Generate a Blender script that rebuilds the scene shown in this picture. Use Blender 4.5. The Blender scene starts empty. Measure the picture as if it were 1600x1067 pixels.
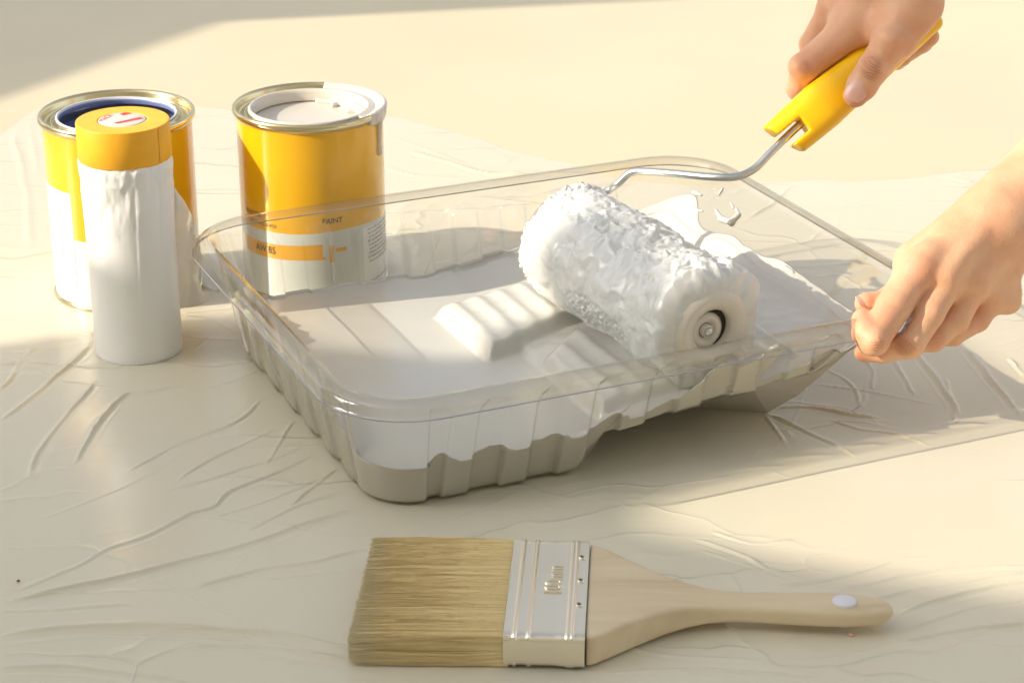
import bpy, math, random
import numpy as np
from mathutils import Vector
from mathutils.geometry import tessellate_polygon
random.seed(4); rng = np.random.RandomState(4)
S = 0.01                                   # everything below is written in centimetres
scn = bpy.context.scene
COL = scn.collection
# ------------------------------------------------------------------ camera, sky, sun, exposure
cam_d = bpy.data.cameras.new('camera'); cam = bpy.data.objects.new('camera', cam_d); COL.objects.link(cam)
cam.location = (0, 0, 56*S); cam.rotation_euler = (math.radians(67), 0, 0)
cam_d.sensor_width = 36; cam_d.lens = 3350/1600*36; cam_d.clip_start = .05; cam_d.clip_end = 100
cam_d.dof.use_dof = True; cam_d.dof.focus_distance = 1.30; cam_d.dof.aperture_fstop = 22
scn.camera = cam
SUN_AZ, SUN_EL = math.radians(15.8), math.radians(27.0)      # direction the light travels, height of the sun
world = bpy.data.worlds.new('World'); scn.world = world; world.use_nodes = True
wn = world.node_tree; wn.nodes.clear()
sky = wn.nodes.new('ShaderNodeTexSky'); sky.sky_type = 'NISHITA'; sky.sun_disc = False
sky.sun_elevation = SUN_EL; sky.sun_rotation = math.pi/2 - (SUN_AZ + math.pi); sky.dust_density = 4; sky.ozone_density = .6; sky.air_density = .8
hs = wn.nodes.new('ShaderNodeHueSaturation'); hs.inputs['Saturation'].default_value = .20
bg = wn.nodes.new('ShaderNodeBackground'); bg.inputs['Strength'].default_value = .15
wo = wn.nodes.new('ShaderNodeOutputWorld')
wn.links.new(sky.outputs[0], hs.inputs['Color']); wn.links.new(hs.outputs[0], bg.inputs[0]); wn.links.new(bg.outputs[0], wo.inputs[0])
sd = bpy.data.lights.new('sun', 'SUN'); sd.energy = 2.85; sd.angle = math.radians(.55); sd.color = (1, .885, .72)
sun = bpy.data.objects.new('sun', sd); COL.objects.link(sun); sun.location = (-3, -1, 2)
D = Vector((math.cos(SUN_EL)*math.cos(SUN_AZ), math.cos(SUN_EL)*math.sin(SUN_AZ), -math.sin(SUN_EL)))
sun.rotation_euler = D.to_track_quat('-Z', 'Y').to_euler()
scn.view_settings.view_transform = 'Standard'; scn.view_settings.look = 'None'
scn.view_settings.exposure = 0.95; scn.view_settings.gamma = 1
cy = scn.cycles
cy.use_denoising = True; cy.max_bounces = 14; cy.transparent_max_bounces = 40; cy.diffuse_bounces = 5; cy.glossy_bounces = 5
cy.transmission_bounces = 10; cy.caustics_reflective = False; cy.caustics_refractive = False; cy.sample_clamp_indirect = 6

# ------------------------------------------------------------------ helpers
ORG = {}
def mk(name, V, Fc, mats, parent=None, smooth=True, mi=None):
    """one mesh object; V in cm, world coordinates; faces as list or int array (n,3|4)"""
    V = np.asarray(V, dtype=np.float64)
    org = np.array(ORG.get(parent.name if parent else None, (0, 0, 0)), float)
    me = bpy.data.meshes.new(name)
    if isinstance(Fc, np.ndarray):
        k = Fc.shape[1]; n = len(Fc)
        me.vertices.add(len(V)); me.vertices.foreach_set('co', ((V-org)*S).astype(np.float32).ravel())
        me.loops.add(n*k); me.loops.foreach_set('vertex_index', Fc.astype(np.int32).ravel())
        me.polygons.add(n); me.polygons.foreach_set('loop_start', np.arange(0, n*k, k, dtype=np.int32))
        me.update(calc_edges=True)
    else:
        me.from_pydata([tuple(p) for p in (V-org)*S], [], [tuple(int(i) for i in f) for f in Fc])
    me.validate()
    if not isinstance(mats, (list, tuple)): mats = [mats]
    for m in mats: me.materials.append(m)
    if mi is not None and len(mi) == len(me.polygons): me.polygons.foreach_set('material_index', np.asarray(mi, dtype=np.int32))
    me.polygons.foreach_set('use_smooth', [bool(smooth)]*len(me.polygons))
    o = bpy.data.objects.new(name, me); COL.objects.link(o)
    if parent is not None:
        o.parent = parent; ORG[o.name] = tuple(org)
    return o
def thing(name, label, cat, loc=(0, 0, 0), group=None):
    o = bpy.data.objects.new(name, None); COL.objects.link(o); o.empty_display_size = .02
    o.location = Vector(loc)*S; ORG[o.name] = tuple(loc); o['label'] = label; o['category'] = cat
    if group: o['group'] = group
    return o
def tag(o, label, cat, kind=None):
    o['label'] = label; o['category'] = cat
    if kind: o['kind'] = kind
def auto_sharp(o, ang=35):
    me = o.data; me.update()
    try: me.set_sharp_from_angle(angle=math.radians(ang))
    except Exception: pass
def gridF(nu, nv, cu=False, cv=False):
    """quads of a nu x nv vertex grid"""
    i = np.arange(nu if cu else nu-1); j = np.arange(nv if cv else nv-1)
    I, J = np.meshgrid(i, j, indexing='ij'); I2 = (I+1) % nu; J2 = (J+1) % nv
    return np.stack([I*nv+J, I2*nv+J, I2*nv+J2, I*nv+J2], -1).reshape(-1, 4)
def lathe(prof, c, n=96, axis=None, ref=None, phase=0):
    """surface of revolution: prof [(r, s)]; s along the axis from c. returns V,F"""
    ax = np.array(axis if axis is not None else (0, 0, 1), float); ax /= np.linalg.norm(ax)
    rf = np.array(ref if ref is not None else (1, 0, 0), float); rf -= ax*(rf@ax); rf /= np.linalg.norm(rf); bt = np.cross(ax, rf)
    th = np.arange(n)*2*np.pi/n + phase; P = np.array(prof, float)
    V = np.array(c)[None, None] + P[None, :, 0, None]*(np.cos(th)[:, None, None]*rf + np.sin(th)[:, None, None]*bt) + P[None, :, 1, None]*ax
    return V.reshape(-1, 3), gridF(n, len(P), cu=True)
def tube(path, r, n=14, caps=True):
    P = np.array(path, float); m = len(P); R = np.full(m, r) if np.isscalar(r) else np.array(r)
    T = np.gradient(P, axis=0); T /= np.linalg.norm(T, axis=1)[:, None]
    a = np.cross(T[0], (0, 0, 1.)); 
    if np.linalg.norm(a) < .1: a = np.cross(T[0], (1., 0, 0))
    a /= np.linalg.norm(a); V = []
    for i in range(m):
        a = a - T[i]*(a@T[i]); a /= np.linalg.norm(a); b = np.cross(T[i], a)
        for k in range(n):
            t = 2*np.pi*k/n; V.append(P[i] + R[i]*(np.cos(t)*a + np.sin(t)*b))
    F = [list(f) for f in gridF(m, n, cv=True)]
    if caps: F += [list(range(n)), list(range((m-1)*n+n-1, (m-1)*n-1, -1))]
    return np.array(V), F
def spline(pts, n=12):
    P = [np.array(p, float) for p in pts]; P = [2*P[0]-P[1]]+P+[2*P[-1]-P[-2]]; out = []
    for i in range(1, len(P)-2):
        for t in np.linspace(0, 1, n, endpoint=False):
            a, b, c, d = P[i-1:i+3]
            out.append(.5*(2*b+(c-a)*t+(2*a-5*b+4*c-d)*t*t+(3*b-a-3*c+d)*t**3))
    out.append(P[-2]); return np.array(out)
# value noise
_L = np.random.RandomState(11).rand(32, 32, 32)
def vnoise(P):
    P = np.asarray(P, float); i = np.floor(P).astype(int); f = P-i; f = f*f*(3-2*f); r = 0
    for dx in (0, 1):
        for dy in (0, 1):
            for dz in (0, 1):
                w = (f[..., 0] if dx else 1-f[..., 0])*(f[..., 1] if dy else 1-f[..., 1])*(f[..., 2] if dz else 1-f[..., 2])
                r = r + w*_L[(i[..., 0]+dx) % 32, (i[..., 1]+dy) % 32, (i[..., 2]+dz) % 32]
    return r*2-1
def fbm(P, o=4, g=.5):
    P = np.asarray(P, float); r = 0; a = 1; s = 0
    for k in range(o): r = r+a*vnoise(P*2**k+k*7.3); s += a; a *= g
    return r/s
def sstep(a, b, x):
    t = np.clip((x-a)/(b-a), 0, 1); return t*t*(3-2*t)
# signed distance shapes
def smin(a, b, k):
    h = np.clip(.5+.5*(b-a)/k, 0, 1); return b+(a-b)*h-k*h*(1-h)
def smax(a, b, k): return -smin(-a, -b, k)
def cone(P, a, b, ra, rb):
    a = np.array(a, np.float32); b = np.array(b, np.float32); ba = b-a; L = float(ba@ba)
    h = np.clip(((P-a)@ba)/L, 0, 1)
    return np.linalg.norm(P-a-h[..., None]*ba, axis=-1)-(ra+(rb-ra)*h)
def ellip(P, c, A, rad):
    """ellipsoid, A rows = axes"""
    q = ((P-np.array(c, np.float32))@np.array(A, np.float32).T)/np.array(rad, np.float32)
    return (np.linalg.norm(q, axis=-1)-1)*min(rad)
def surface_nets(f, lo, hi, h):
    lo = np.array(lo, float); n = [int(math.ceil((hi[k]-lo[k])/h))+1 for k in range(3)]
    ax = [np.float32(lo[k])+np.float32(h)*np.arange(n[k], dtype=np.float32) for k in range(3)]
    F = np.empty(n, np.float32)
    for s0 in range(0, n[0], 16):
        X = np.stack(np.meshgrid(ax[0][s0:s0+16], ax[1], ax[2], indexing='ij'), -1); F[s0:s0+16] = f(X)
    s = F < 0
    cs = [s[dx:n[0]-1+dx, dy:n[1]-1+dy, dz:n[2]-1+dz] for dx in (0, 1) for dy in (0, 1) for dz in (0, 1)]
    al = cs[0].copy(); an = cs[0].copy()
    for q in cs[1:]: al &= q; an |= q
    act = an & ~al; I = np.argwhere(act); idx = -np.ones(act.shape, np.int64); idx[act] = np.arange(len(I))
    acc = np.zeros((len(I), 3)); cnt = np.zeros(len(I))
    C = [(dx, dy, dz) for dx in (0, 1) for dy in (0, 1) for dz in (0, 1)]
    for a in range(8):
        for b in range(a+1, 8):
            d = np.abs(np.array(C[a])-np.array(C[b]))
            if d.sum() != 1: continue
            fa = F[tuple((I+C[a]).T)]; fb = F[tuple((I+C[b]).T)]; m = (fa < 0) != (fb < 0)
            t = np.where(m, fa/np.where(m, fa-fb, 1), 0)
            acc += np.where(m[:, None], np.array(C[a])+t[:, None]*(np.array(C[b])-np.array(C[a])), 0); cnt += m
    V = lo+(I+acc/cnt[:, None])*h; Q = []
    for axn in range(3):
        o1, o2 = [(1, 2), (2, 0), (0, 1)][axn]
        sl = [slice(None)]*3; sl[axn] = slice(0, -1); sb = list(sl); sb[axn] = slice(1, None)
        E = np.argwhere(s[tuple(sl)] != s[tuple(sb)]); E = E[(E[:, o1] > 0) & (E[:, o2] > 0) & (E[:, o1] < n[o1]-1) & (E[:, o2] < n[o2]-1)]
        e1 = np.zeros(3, int); e1[o1] = 1; e2 = np.zeros(3, int); e2[o2] = 1
        q = np.stack([idx[tuple((E-e1-e2).T)], idx[tuple((E-e2).T)], idx[tuple(E.T)], idx[tuple((E-e1).T)]], -1)
        fl = ~s[tuple(E.T)]; q[fl] = q[fl][:, ::-1]; Q.append(q)
    return V, np.concatenate(Q)
# camera rays turn points seen in the photograph into places at a chosen depth (cm)
_p = math.radians(23)
_fw = np.array([0, math.cos(_p), -math.sin(_p)]); _up = np.array([0, math.sin(_p), math.cos(_p)]); _o = np.array([0, 0, 56.])
def ray(x, y): return np.array([1., 0, 0])*(x-800)/3350+_up*(533.5-y)/3350+_fw
def atz(x, y, z=0.): d = ray(x, y); return _o+d*((z-56)/d[2])
def aty(x, y, Y): d = ray(x, y); return _o+d*(Y/d[1])

# ------------------------------------------------------------------ materials
def mat(name): 
    m = bpy.data.materials.new(name); m.use_nodes = True; nt = m.node_tree; b = nt.nodes['Principled BSDF']; return m, nt, b
def setc(b, col, rough=.5, **k):
    b.inputs['Base Color'].default_value = (*col, 1); b.inputs['Roughness'].default_value = rough
    for n, v in k.items(): b.inputs[n.replace('_', ' ')].default_value = v
def coords(nt, scale=(1, 1, 1)):
    tc = nt.nodes.new('ShaderNodeTexCoord'); mp = nt.nodes.new('ShaderNodeMapping'); mp.inputs['Scale'].default_value = scale
    nt.links.new(tc.outputs['Object'], mp.inputs[0]); return mp.outputs[0]
def noise(nt, vec, scale, detail=4, rough=.5):
    n = nt.nodes.new('ShaderNodeTexNoise'); n.inputs['Scale'].default_value = scale; n.inputs['Detail'].default_value = detail
    n.inputs['Roughness'].default_value = rough; nt.links.new(vec, n.inputs['Vector']); return n.outputs['Fac']
def ramp(nt, fac, stops):
    r = nt.nodes.new('ShaderNodeValToRGB'); e = r.color_ramp.elements
    while len(e) < len(stops): e.new(.5)
    for q, (p, c) in zip(e, stops): q.position = p; q.color = (*c, 1) if len(c) == 3 else c
    nt.links.new(fac, r.inputs[0]); return r.outputs[0]
def bump(nt, b, h, strength, dist, prev=None):
    n = nt.nodes.new('ShaderNodeBump'); n.inputs['Strength'].default_value = strength; n.inputs['Distance'].default_value = dist
    nt.links.new(h, n.inputs['Height'])
    if prev is not None: nt.links.new(prev, n.inputs['Normal'])
    nt.links.new(n.outputs[0], b.inputs['Normal']); return n.outputs[0]
def simple(name, col, rough=.5, nscale=60, nvar=.06, bstr=.1, bscale=300, **k):
    m, nt, b = mat(name); setc(b, col, rough, **k); v = coords(nt)
    lo = tuple(max(0, c*(1-nvar)) for c in col); hi = tuple(min(1, c*(1+nvar)) for c in col)
    nt.links.new(ramp(nt, noise(nt, v, nscale), [(.3, lo), (.7, hi)]), b.inputs['Base Color'])
    bump(nt, b, noise(nt, v, bscale), bstr, .0005); return m
M = {}
M['floor'] = simple('floor_cream', (.69, .615, .44), .55, 4, .03, .05, 200)
# drop sheet
m, nt, b = mat('sheet_film'); setc(b, (.74, .68, .545), .34, IOR=1.45, Specular_IOR_Level=.5); v = coords(nt)
nt.links.new(ramp(nt, noise(nt, v, 5, 3), [(.3, (.695, .65, .505)), (.7, (.72, .675, .54))]), b.inputs['Base Color'])
va = coords(nt, (1, 2.2, 1))
c1 = noise(nt, va, 22, 5, .5); p1 = bump(nt, b, c1, .14, .0016); p2 = bump(nt, b, noise(nt, va, 150, 3, .5), .2, .0003, p1)
nt.links.new(ramp(nt, noise(nt, va, 9, 3), [(.3, (.13,)*3), (.7, (.27,)*3)]), b.inputs['Roughness'])
vo = nt.nodes.new('ShaderNodeTexVoronoi'); vo.feature = 'DISTANCE_TO_EDGE'; vo.inputs['Scale'].default_value = 11
wv = nt.nodes.new('ShaderNodeTexNoise'); wv.inputs['Scale'].default_value = 9; wv.inputs['Detail'].default_value = 3; nt.links.new(v, wv.inputs['Vector'])
am = nt.nodes.new('ShaderNodeVectorMath'); am.operation = 'MULTIPLY_ADD'; nt.links.new(wv.outputs['Color'], am.inputs[0]); am.inputs[1].default_value = (.12, .12, 0)
nt.links.new(coords(nt, (.55, 1.5, 1)), am.inputs[2]); nt.links.new(am.outputs[0], vo.inputs['Vector'])
rr_ = ramp(nt, vo.outputs['Distance'], [(0, (1,)*3), (.022, (.25,)*3), (.06, (0,)*3)])
mk_ = nt.nodes.new('ShaderNodeMath'); mk_.operation = 'MULTIPLY'; nt.links.new(rr_, mk_.inputs[0]); nt.links.new(ramp(nt, noise(nt, v, 6, 2), [(.42, (0,)*3), (.62, (1,)*3)]), mk_.inputs[1])
bump(nt, b, mk_.outputs[0], .55, .0012, p2)
M['sheet'] = m
# paint
def paintmat(name, col, rough, k=1.):
    m, nt, b = mat(name); setc(b, col, rough, IOR=1.45, Coat_Weight=.3, Coat_Roughness=.10); v = coords(nt)
    b.inputs['Subsurface Weight'].default_value = .12; b.inputs['Subsurface Scale'].default_value = .002
    b.inputs['Subsurface Radius'].default_value = (1, .95, .85)
    q = bump(nt, b, noise(nt, v, 55, 4, .5), .25*k, .0016); q = bump(nt, b, noise(nt, v, 220, 3, .5), .2*k, .0005, q)
    nt.links.new(q, b.inputs['Coat Normal']); return m
M['paint'] = paintmat('wet_white_paint', (.595, .585, .535), .24, .3)
M['paintrough'] = paintmat('wet_paint_on_nap', (.66, .675, .66), .27, .35)
M['paintsmooth'] = paintmat('smooth_white_paint', (.66, .62, .55), .3, .15)
# clear plastic, thin walled
def clear(name, tint, edge, rough=.03):
    """thin clear sheet: passes light, mirrors more and dims more at a grazing angle"""
    m = bpy.data.materials.new(name); m.use_nodes = True; nt = m.node_tree; nt.nodes.clear(); N = nt.nodes.new; L = nt.links.new
    out = N('ShaderNodeOutputMaterial'); v = coords(nt)
    bp = N('ShaderNodeBump'); bp.inputs['Strength'].default_value = .12; bp.inputs['Distance'].default_value = .0012
    L(noise(nt, v, 45, 3), bp.inputs['Height'])
    lw = N('ShaderNodeLayerWeight'); lw.inputs['Blend'].default_value = .5; L(bp.outputs[0], lw.inputs['Normal'])
    r = ramp(nt, lw.outputs['Facing'], [(0, tint), (.7, tuple(.6*a+.4*b_ for a, b_ in zip(tint, edge))), (1, edge)])
    tr = N('ShaderNodeBsdfTransparent'); L(r, tr.inputs[0])
    fr = ramp(nt, lw.outputs['Facing'], [(0, (.045,)*3), (.5, (.07,)*3), (.72, (.17,)*3), (.9, (.5,)*3), (1, (.9,)*3)])
    gl = N('ShaderNodeBsdfGlossy'); gl.inputs['Roughness'].default_value = rough; gl.inputs[0].default_value = (1, 1, 1, 1); L(bp.outputs[0], gl.inputs['Normal'])
    m2 = N('ShaderNodeMixShader'); L(fr, m2.inputs[0]); L(tr.outputs[0], m2.inputs[1]); L(gl.outputs[0], m2.inputs[2])
    L(m2.outputs[0], out.inputs[0]); return m
M['clear'] = clear('clear_tray_plastic', (.985, .98, .965), (.84, .825, .78))
M['rimedge'] = simple('plastic_cut_edge', (.30, .30, .36), .15)
M['wall'] = simple('blocker_cream', (.72, .68, .60), .7)  # surface of the two added light blockers
# metals
def metal(name, col, rough, aniso=None, bs=.1, sc=(1, 1, 1), nsc=300):
    m, nt, b = mat(name); setc(b, col, rough, Metallic=1.0); v = coords(nt, sc)
    bump(nt, b, noise(nt, v, nsc, 3), bs, .0002)
    return m
M['tin'] = metal('gold_tinned_steel', (.70, .62, .38), .22)
M['steel'] = metal('zinc_wire', (.62, .64, .62), .3, bs=.3)
M['ferrule'] = metal('ferrule_tin', (.88, .82, .68), .27, bs=.25, nsc=60)
M['yellow'] = simple('yellow_gloss_print', (.84, .45, .008), .22, 20, .03, .05, 100, Coat_Weight=.5, Coat_Roughness=.08)
M['pale'] = simple('pale_grey_print', (.66, .70, .68), .28, 30, .04, .05, 100, Coat_Weight=.5, Coat_Roughness=.08)
M['orange'] = simple('orange_print', (.82, .42, .03), .25, 20, .05, .05, 100, Coat_Weight=.5, Coat_Roughness=.08)
M['label'] = simple('white_label', (.80, .81, .80), .4, 20, .02, .05, 100)
M['ink'] = simple('dark_ink', (.035, .033, .03), .5)
M['greyink'] = simple('grey_ink', (.36, .36, .36), .5)
M['blue'] = simple('blue_lacquer', (.20, .25, .48), .3, 20, .05)
M['tape'] = simple('orange_masking_tape', (.93, .46, .02), .5, 90, .04, .15, 250)
M['tapetop'] = simple('masking_tape_edges', (.93, .53, .06), .6, 90, .05, .15, 250)
M['core'] = simple('core_paper', (.72, .68, .62), .5)
M['red'] = simple('red_ink', (.72, .06, .06), .5)
m, nt, b = mat('masking_film'); setc(b, (.84, .84, .83), .3, IOR=1.45, Subsurface_Weight=.15); b.inputs['Subsurface Scale'].default_value = .004
v = coords(nt, (1, 1, .35)); q = bump(nt, b, noise(nt, v, 40, 4), .2, .0012); M['film'] = m
m, nt, b = mat('torn_film'); setc(b, (.88, .87, .83), .35, IOR=1.4); b.inputs['Transmission Weight'].default_value = .0
v = coords(nt); q = bump(nt, b, noise(nt, v, 30, 5), .4, .003); M['flap'] = m
tl = nt.nodes.new('ShaderNodeBsdfTranslucent'); tl.inputs[0].default_value = (.93, .91, .86, 1); mxs = nt.nodes.new('ShaderNodeMixShader'); mxs.inputs[0].default_value = .45
nt.links.new(b.outputs[0], mxs.inputs[1]); nt.links.new(tl.outputs[0], mxs.inputs[2]); nt.links.new(mxs.outputs[0], nt.nodes['Material Output'].inputs[0])
m, nt, b = mat('yellow_handle_plastic'); setc(b, (.93, .55, .005), .3, IOR=1.47, Subsurface_Weight=.3); b.inputs['Subsurface Scale'].default_value = .006
b.inputs['Subsurface Radius'].default_value = (1, .6, .1); v = coords(nt); bump(nt, b, noise(nt, v, 500, 2), .06, .0003); M['handle'] = m
M['plug'] = simple('white_plug', (.72, .73, .80), .3)
M['dark'] = simple('hollow_shade', (.05, .035, .03), .6)  # shade of hollows put into a near-black colour
M['speck'] = simple('brown_speck', (.18, .04, .03), .6)
M['foot'] = simple('paint_coated_plastic', (.50, .47, .42), .35, 20, .05)
# wood
m, nt, b = mat('bare_beech_wood'); setc(b, (.66, .50, .31), .5); v = coords(nt, (1.2, 9, 6))
w = nt.nodes.new('ShaderNodeTexNoise'); w.inputs['Scale'].default_value = 9; w.inputs['Detail'].default_value = 7; w.inputs['Distortion'].default_value = .7; nt.links.new(v, w.inputs['Vector'])
nt.links.new(ramp(nt, w.outputs['Fac'], [(.25, (.50, .39, .23)), (.45, (.66, .54, .35)), (.8, (.74, .64, .45))]), b.inputs['Base Color'])
bump(nt, b, noise(nt, coords(nt, (1, 14, 10)), 60, 4), .12, .0004); M['wood'] = m
# bristles
m, nt, b = mat('natural_bristle'); setc(b, (.62, .49, .24), .45); v = coords(nt)
gi = nt.nodes.new('ShaderNodeObjectInfo'); sp = nt.nodes.new('ShaderNodeSeparateXYZ'); tcc = nt.nodes.new('ShaderNodeTexCoord'); nt.links.new(tcc.outputs['Object'], sp.inputs[0])
mr = nt.nodes.new('ShaderNodeMapRange'); mr.inputs['From Min'].default_value = -.078; mr.inputs['From Max'].default_value = -.062; nt.links.new(sp.outputs[0], mr.inputs[0])
rn = ramp(nt, noise(nt, coords(nt, (.4, 30, 30)), 30, 5, .7), [(.3, (.64, .49, .21)), (.5, (.86, .71, .38)), (.75, (.94, .83, .55))])
mxn = nt.nodes.new('ShaderNodeMix'); mxn.data_type = 'RGBA'; nt.links.new(mr.outputs[0], mxn.inputs[0]); mxn.inputs[6].default_value = (.80, .72, .50, 1); nt.links.new(rn, mxn.inputs[7])
nt.links.new(mxn.outputs[2], b.inputs['Base Color']); M['bristle'] = m
# skin
def skin(name, a, c_, blot):
    m, nt, b = mat(name); setc(b, a, .46, IOR=1.4, Subsurface_Weight=.4); v = coords(nt)
    b.inputs['Subsurface Scale'].default_value = .0032; b.inputs['Subsurface Radius'].default_value = (1, .32, .15)
    nt.links.new(ramp(nt, noise(nt, v, 42, 4, .55), [(.32, c_), (.55, a), (.75, blot)]), b.inputs['Base Color'])
    vo = nt.nodes.new('ShaderNodeTexVoronoi'); vo.inputs['Scale'].default_value = 900; nt.links.new(v, vo.inputs['Vector'])
    q = bump(nt, b, vo.outputs['Distance'], .35, .0003); q = bump(nt, b, noise(nt, v, 110, 6, .62), .6, .0009, q); m['q'] = 1; return m, q
def creases(m, q, org, spots, ):
    """fine skin folds across the finger joints: spots = (centre, finger axis, reach, spacing) in cm"""
    nt = m.node_tree; N = nt.nodes.new; L = nt.links.new; b = nt.nodes['Principled BSDF']; tc = N('ShaderNodeTexCoord')
    nz = N('ShaderNodeTexNoise'); nz.inputs['Scale'].default_value = 130; L(tc.outputs['Object'], nz.inputs['Vector'])
    for c_, ax, rad, per, stg in spots:
        c_ = (np.array(c_)-np.array(org))*S; ax = np.array(ax, float); ax /= np.linalg.norm(ax)
        sub = N('ShaderNodeVectorMath'); sub.operation = 'SUBTRACT'; L(tc.outputs['Object'], sub.inputs[0]); sub.inputs[1].default_value = tuple(c_)
        ln = N('ShaderNodeVectorMath'); ln.operation = 'LENGTH'; L(sub.outputs[0], ln.inputs[0])
        mr = N('ShaderNodeMapRange'); mr.interpolation_type = 'SMOOTHSTEP'; mr.inputs['From Min'].default_value = rad*S; mr.inputs['From Max'].default_value = rad*S*.45; L(ln.outputs['Value'], mr.inputs[0])
        dt = N('ShaderNodeVectorMath'); dt.operation = 'DOT_PRODUCT'; L(sub.outputs[0], dt.inputs[0]); dt.inputs[1].default_value = tuple(ax*2*math.pi/(per*S))
        ad = N('ShaderNodeMath'); ad.operation = 'MULTIPLY_ADD'; L(nz.outputs['Fac'], ad.inputs[0]); ad.inputs[1].default_value = 9; L(dt.outputs['Value'], ad.inputs[2])
        sn = N('ShaderNodeMath'); sn.operation = 'SINE'; L(ad.outputs[0], sn.inputs[0]); ab = N('ShaderNodeMath'); ab.operation = 'ABSOLUTE'; L(sn.outputs[0], ab.inputs[0])
        pw = N('ShaderNodeMath'); pw.operation = 'POWER'; L(ab.outputs[0], pw.inputs[0]); pw.inputs[1].default_value = .4
        mu = N('ShaderNodeMath'); mu.operation = 'MULTIPLY'; L(pw.outputs[0], mu.inputs[0]); L(mr.outputs[0], mu.inputs[1])
        q = bump(nt, b, mu.outputs[0], stg, .0012, q)
        src = b.inputs['Base Color'].links[0].from_socket; mc = N('ShaderNodeMix'); mc.data_type = 'RGBA'; fm = N('ShaderNodeMath'); fm.operation = 'MULTIPLY'; fm.inputs[1].default_value = .42
        L(mr.outputs[0], fm.inputs[0]); L(fm.outputs[0], mc.inputs[0]); L(src, mc.inputs[6]); mc.inputs[7].default_value = (.64, .27, .17, 1); L(mc.outputs[2], b.inputs['Base Color'])
SK = {k: skin('skin_of_'+k, (.75, .44, .275), (.70, .37, .225), (.78, .49, .33)) for k in ('gripping_hand', 'steadying_hand')}
M['nail'] = simple('fingernail', (.77, .46, .37), .25, 60, .05, .03)

# ------------------------------------------------------------------ added off-frame gobo, its opening shaped to place sun and shade
aH = np.array([math.cos(SUN_AZ), math.sin(SUN_AZ)]); eH = np.array([-math.sin(SUN_AZ), math.cos(SUN_AZ)]); WD = 190.
def to_gobo(x, y):
    p = np.array([x, y]); return (float(p@eH), float((WD+p@aH)*math.tan(SUN_EL)))
lit = [(-95, 104), (-34, 130.3), (-19.5, 136.8), (-15, 135.6), (-11, 130), (-7.5, 126.4), (1, 124.4), (5.5, 124.2), (8.8, 125.8), (12.5, 129.0), (17, 130.4), (23, 131.8), (28.5, 132.6), (31, 127), (30, 121), (24, 117.3), (16, 113.3), (9, 109.5), (7.5, 106.8), (8.5, 104.8), (14, 102.3), (27, 97.6),
       (60, 86), (100, 96), (100, 137), (57, 141), (64, 236), (0, 223.5), (-30, 217.5), (-46.9, 189.4), (-62, 160), (-100, 110)]
hole = [to_gobo(*p) for p in lit]
outer = [(-60, 0), (340, 0), (340, 250), (-60, 250)]
tri = tessellate_polygon([[Vector((s, t, 0)) for s, t in outer], [Vector((s, t, 0)) for s, t in hole]])
pts = outer+hole
def wpt(s, t, d=0): xy = eH*s-aH*(WD+d); return (xy[0], xy[1], t)
V = [wpt(*p) for p in pts]+[wpt(*p, 6) for p in pts]; n = len(pts); F = [tuple(t) for t in tri]+[tuple(i+n for i in reversed(t)) for t in tri]
no = len(outer)
for a0, cnt in ((0, no), (no, len(hole))):
    for i in range(cnt): j = (i+1) % cnt; F.append((a0+i, a0+j, a0+j+n, a0+i+n))
wl = mk('sun_gobo', V, F, M['wall'], smooth=False); wl['kind'] = 'structure'
V = [(-260, -95, 0), (420, -95, 0), (420, -95, 270), (-260, -95, 270)]; V += [(x, y-8, z) for x, y, z in V]
rw = mk('rear_sky_blocker', V, [(0, 1, 2, 3), (7, 6, 5, 4), (0, 4, 5, 1), (1, 5, 6, 2), (2, 6, 7, 3), (3, 7, 4, 0)], M['wall'], smooth=False); rw['kind'] = 'structure'  # added unseen behind the camera, blocks sky to darken camera-facing sides

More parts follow.
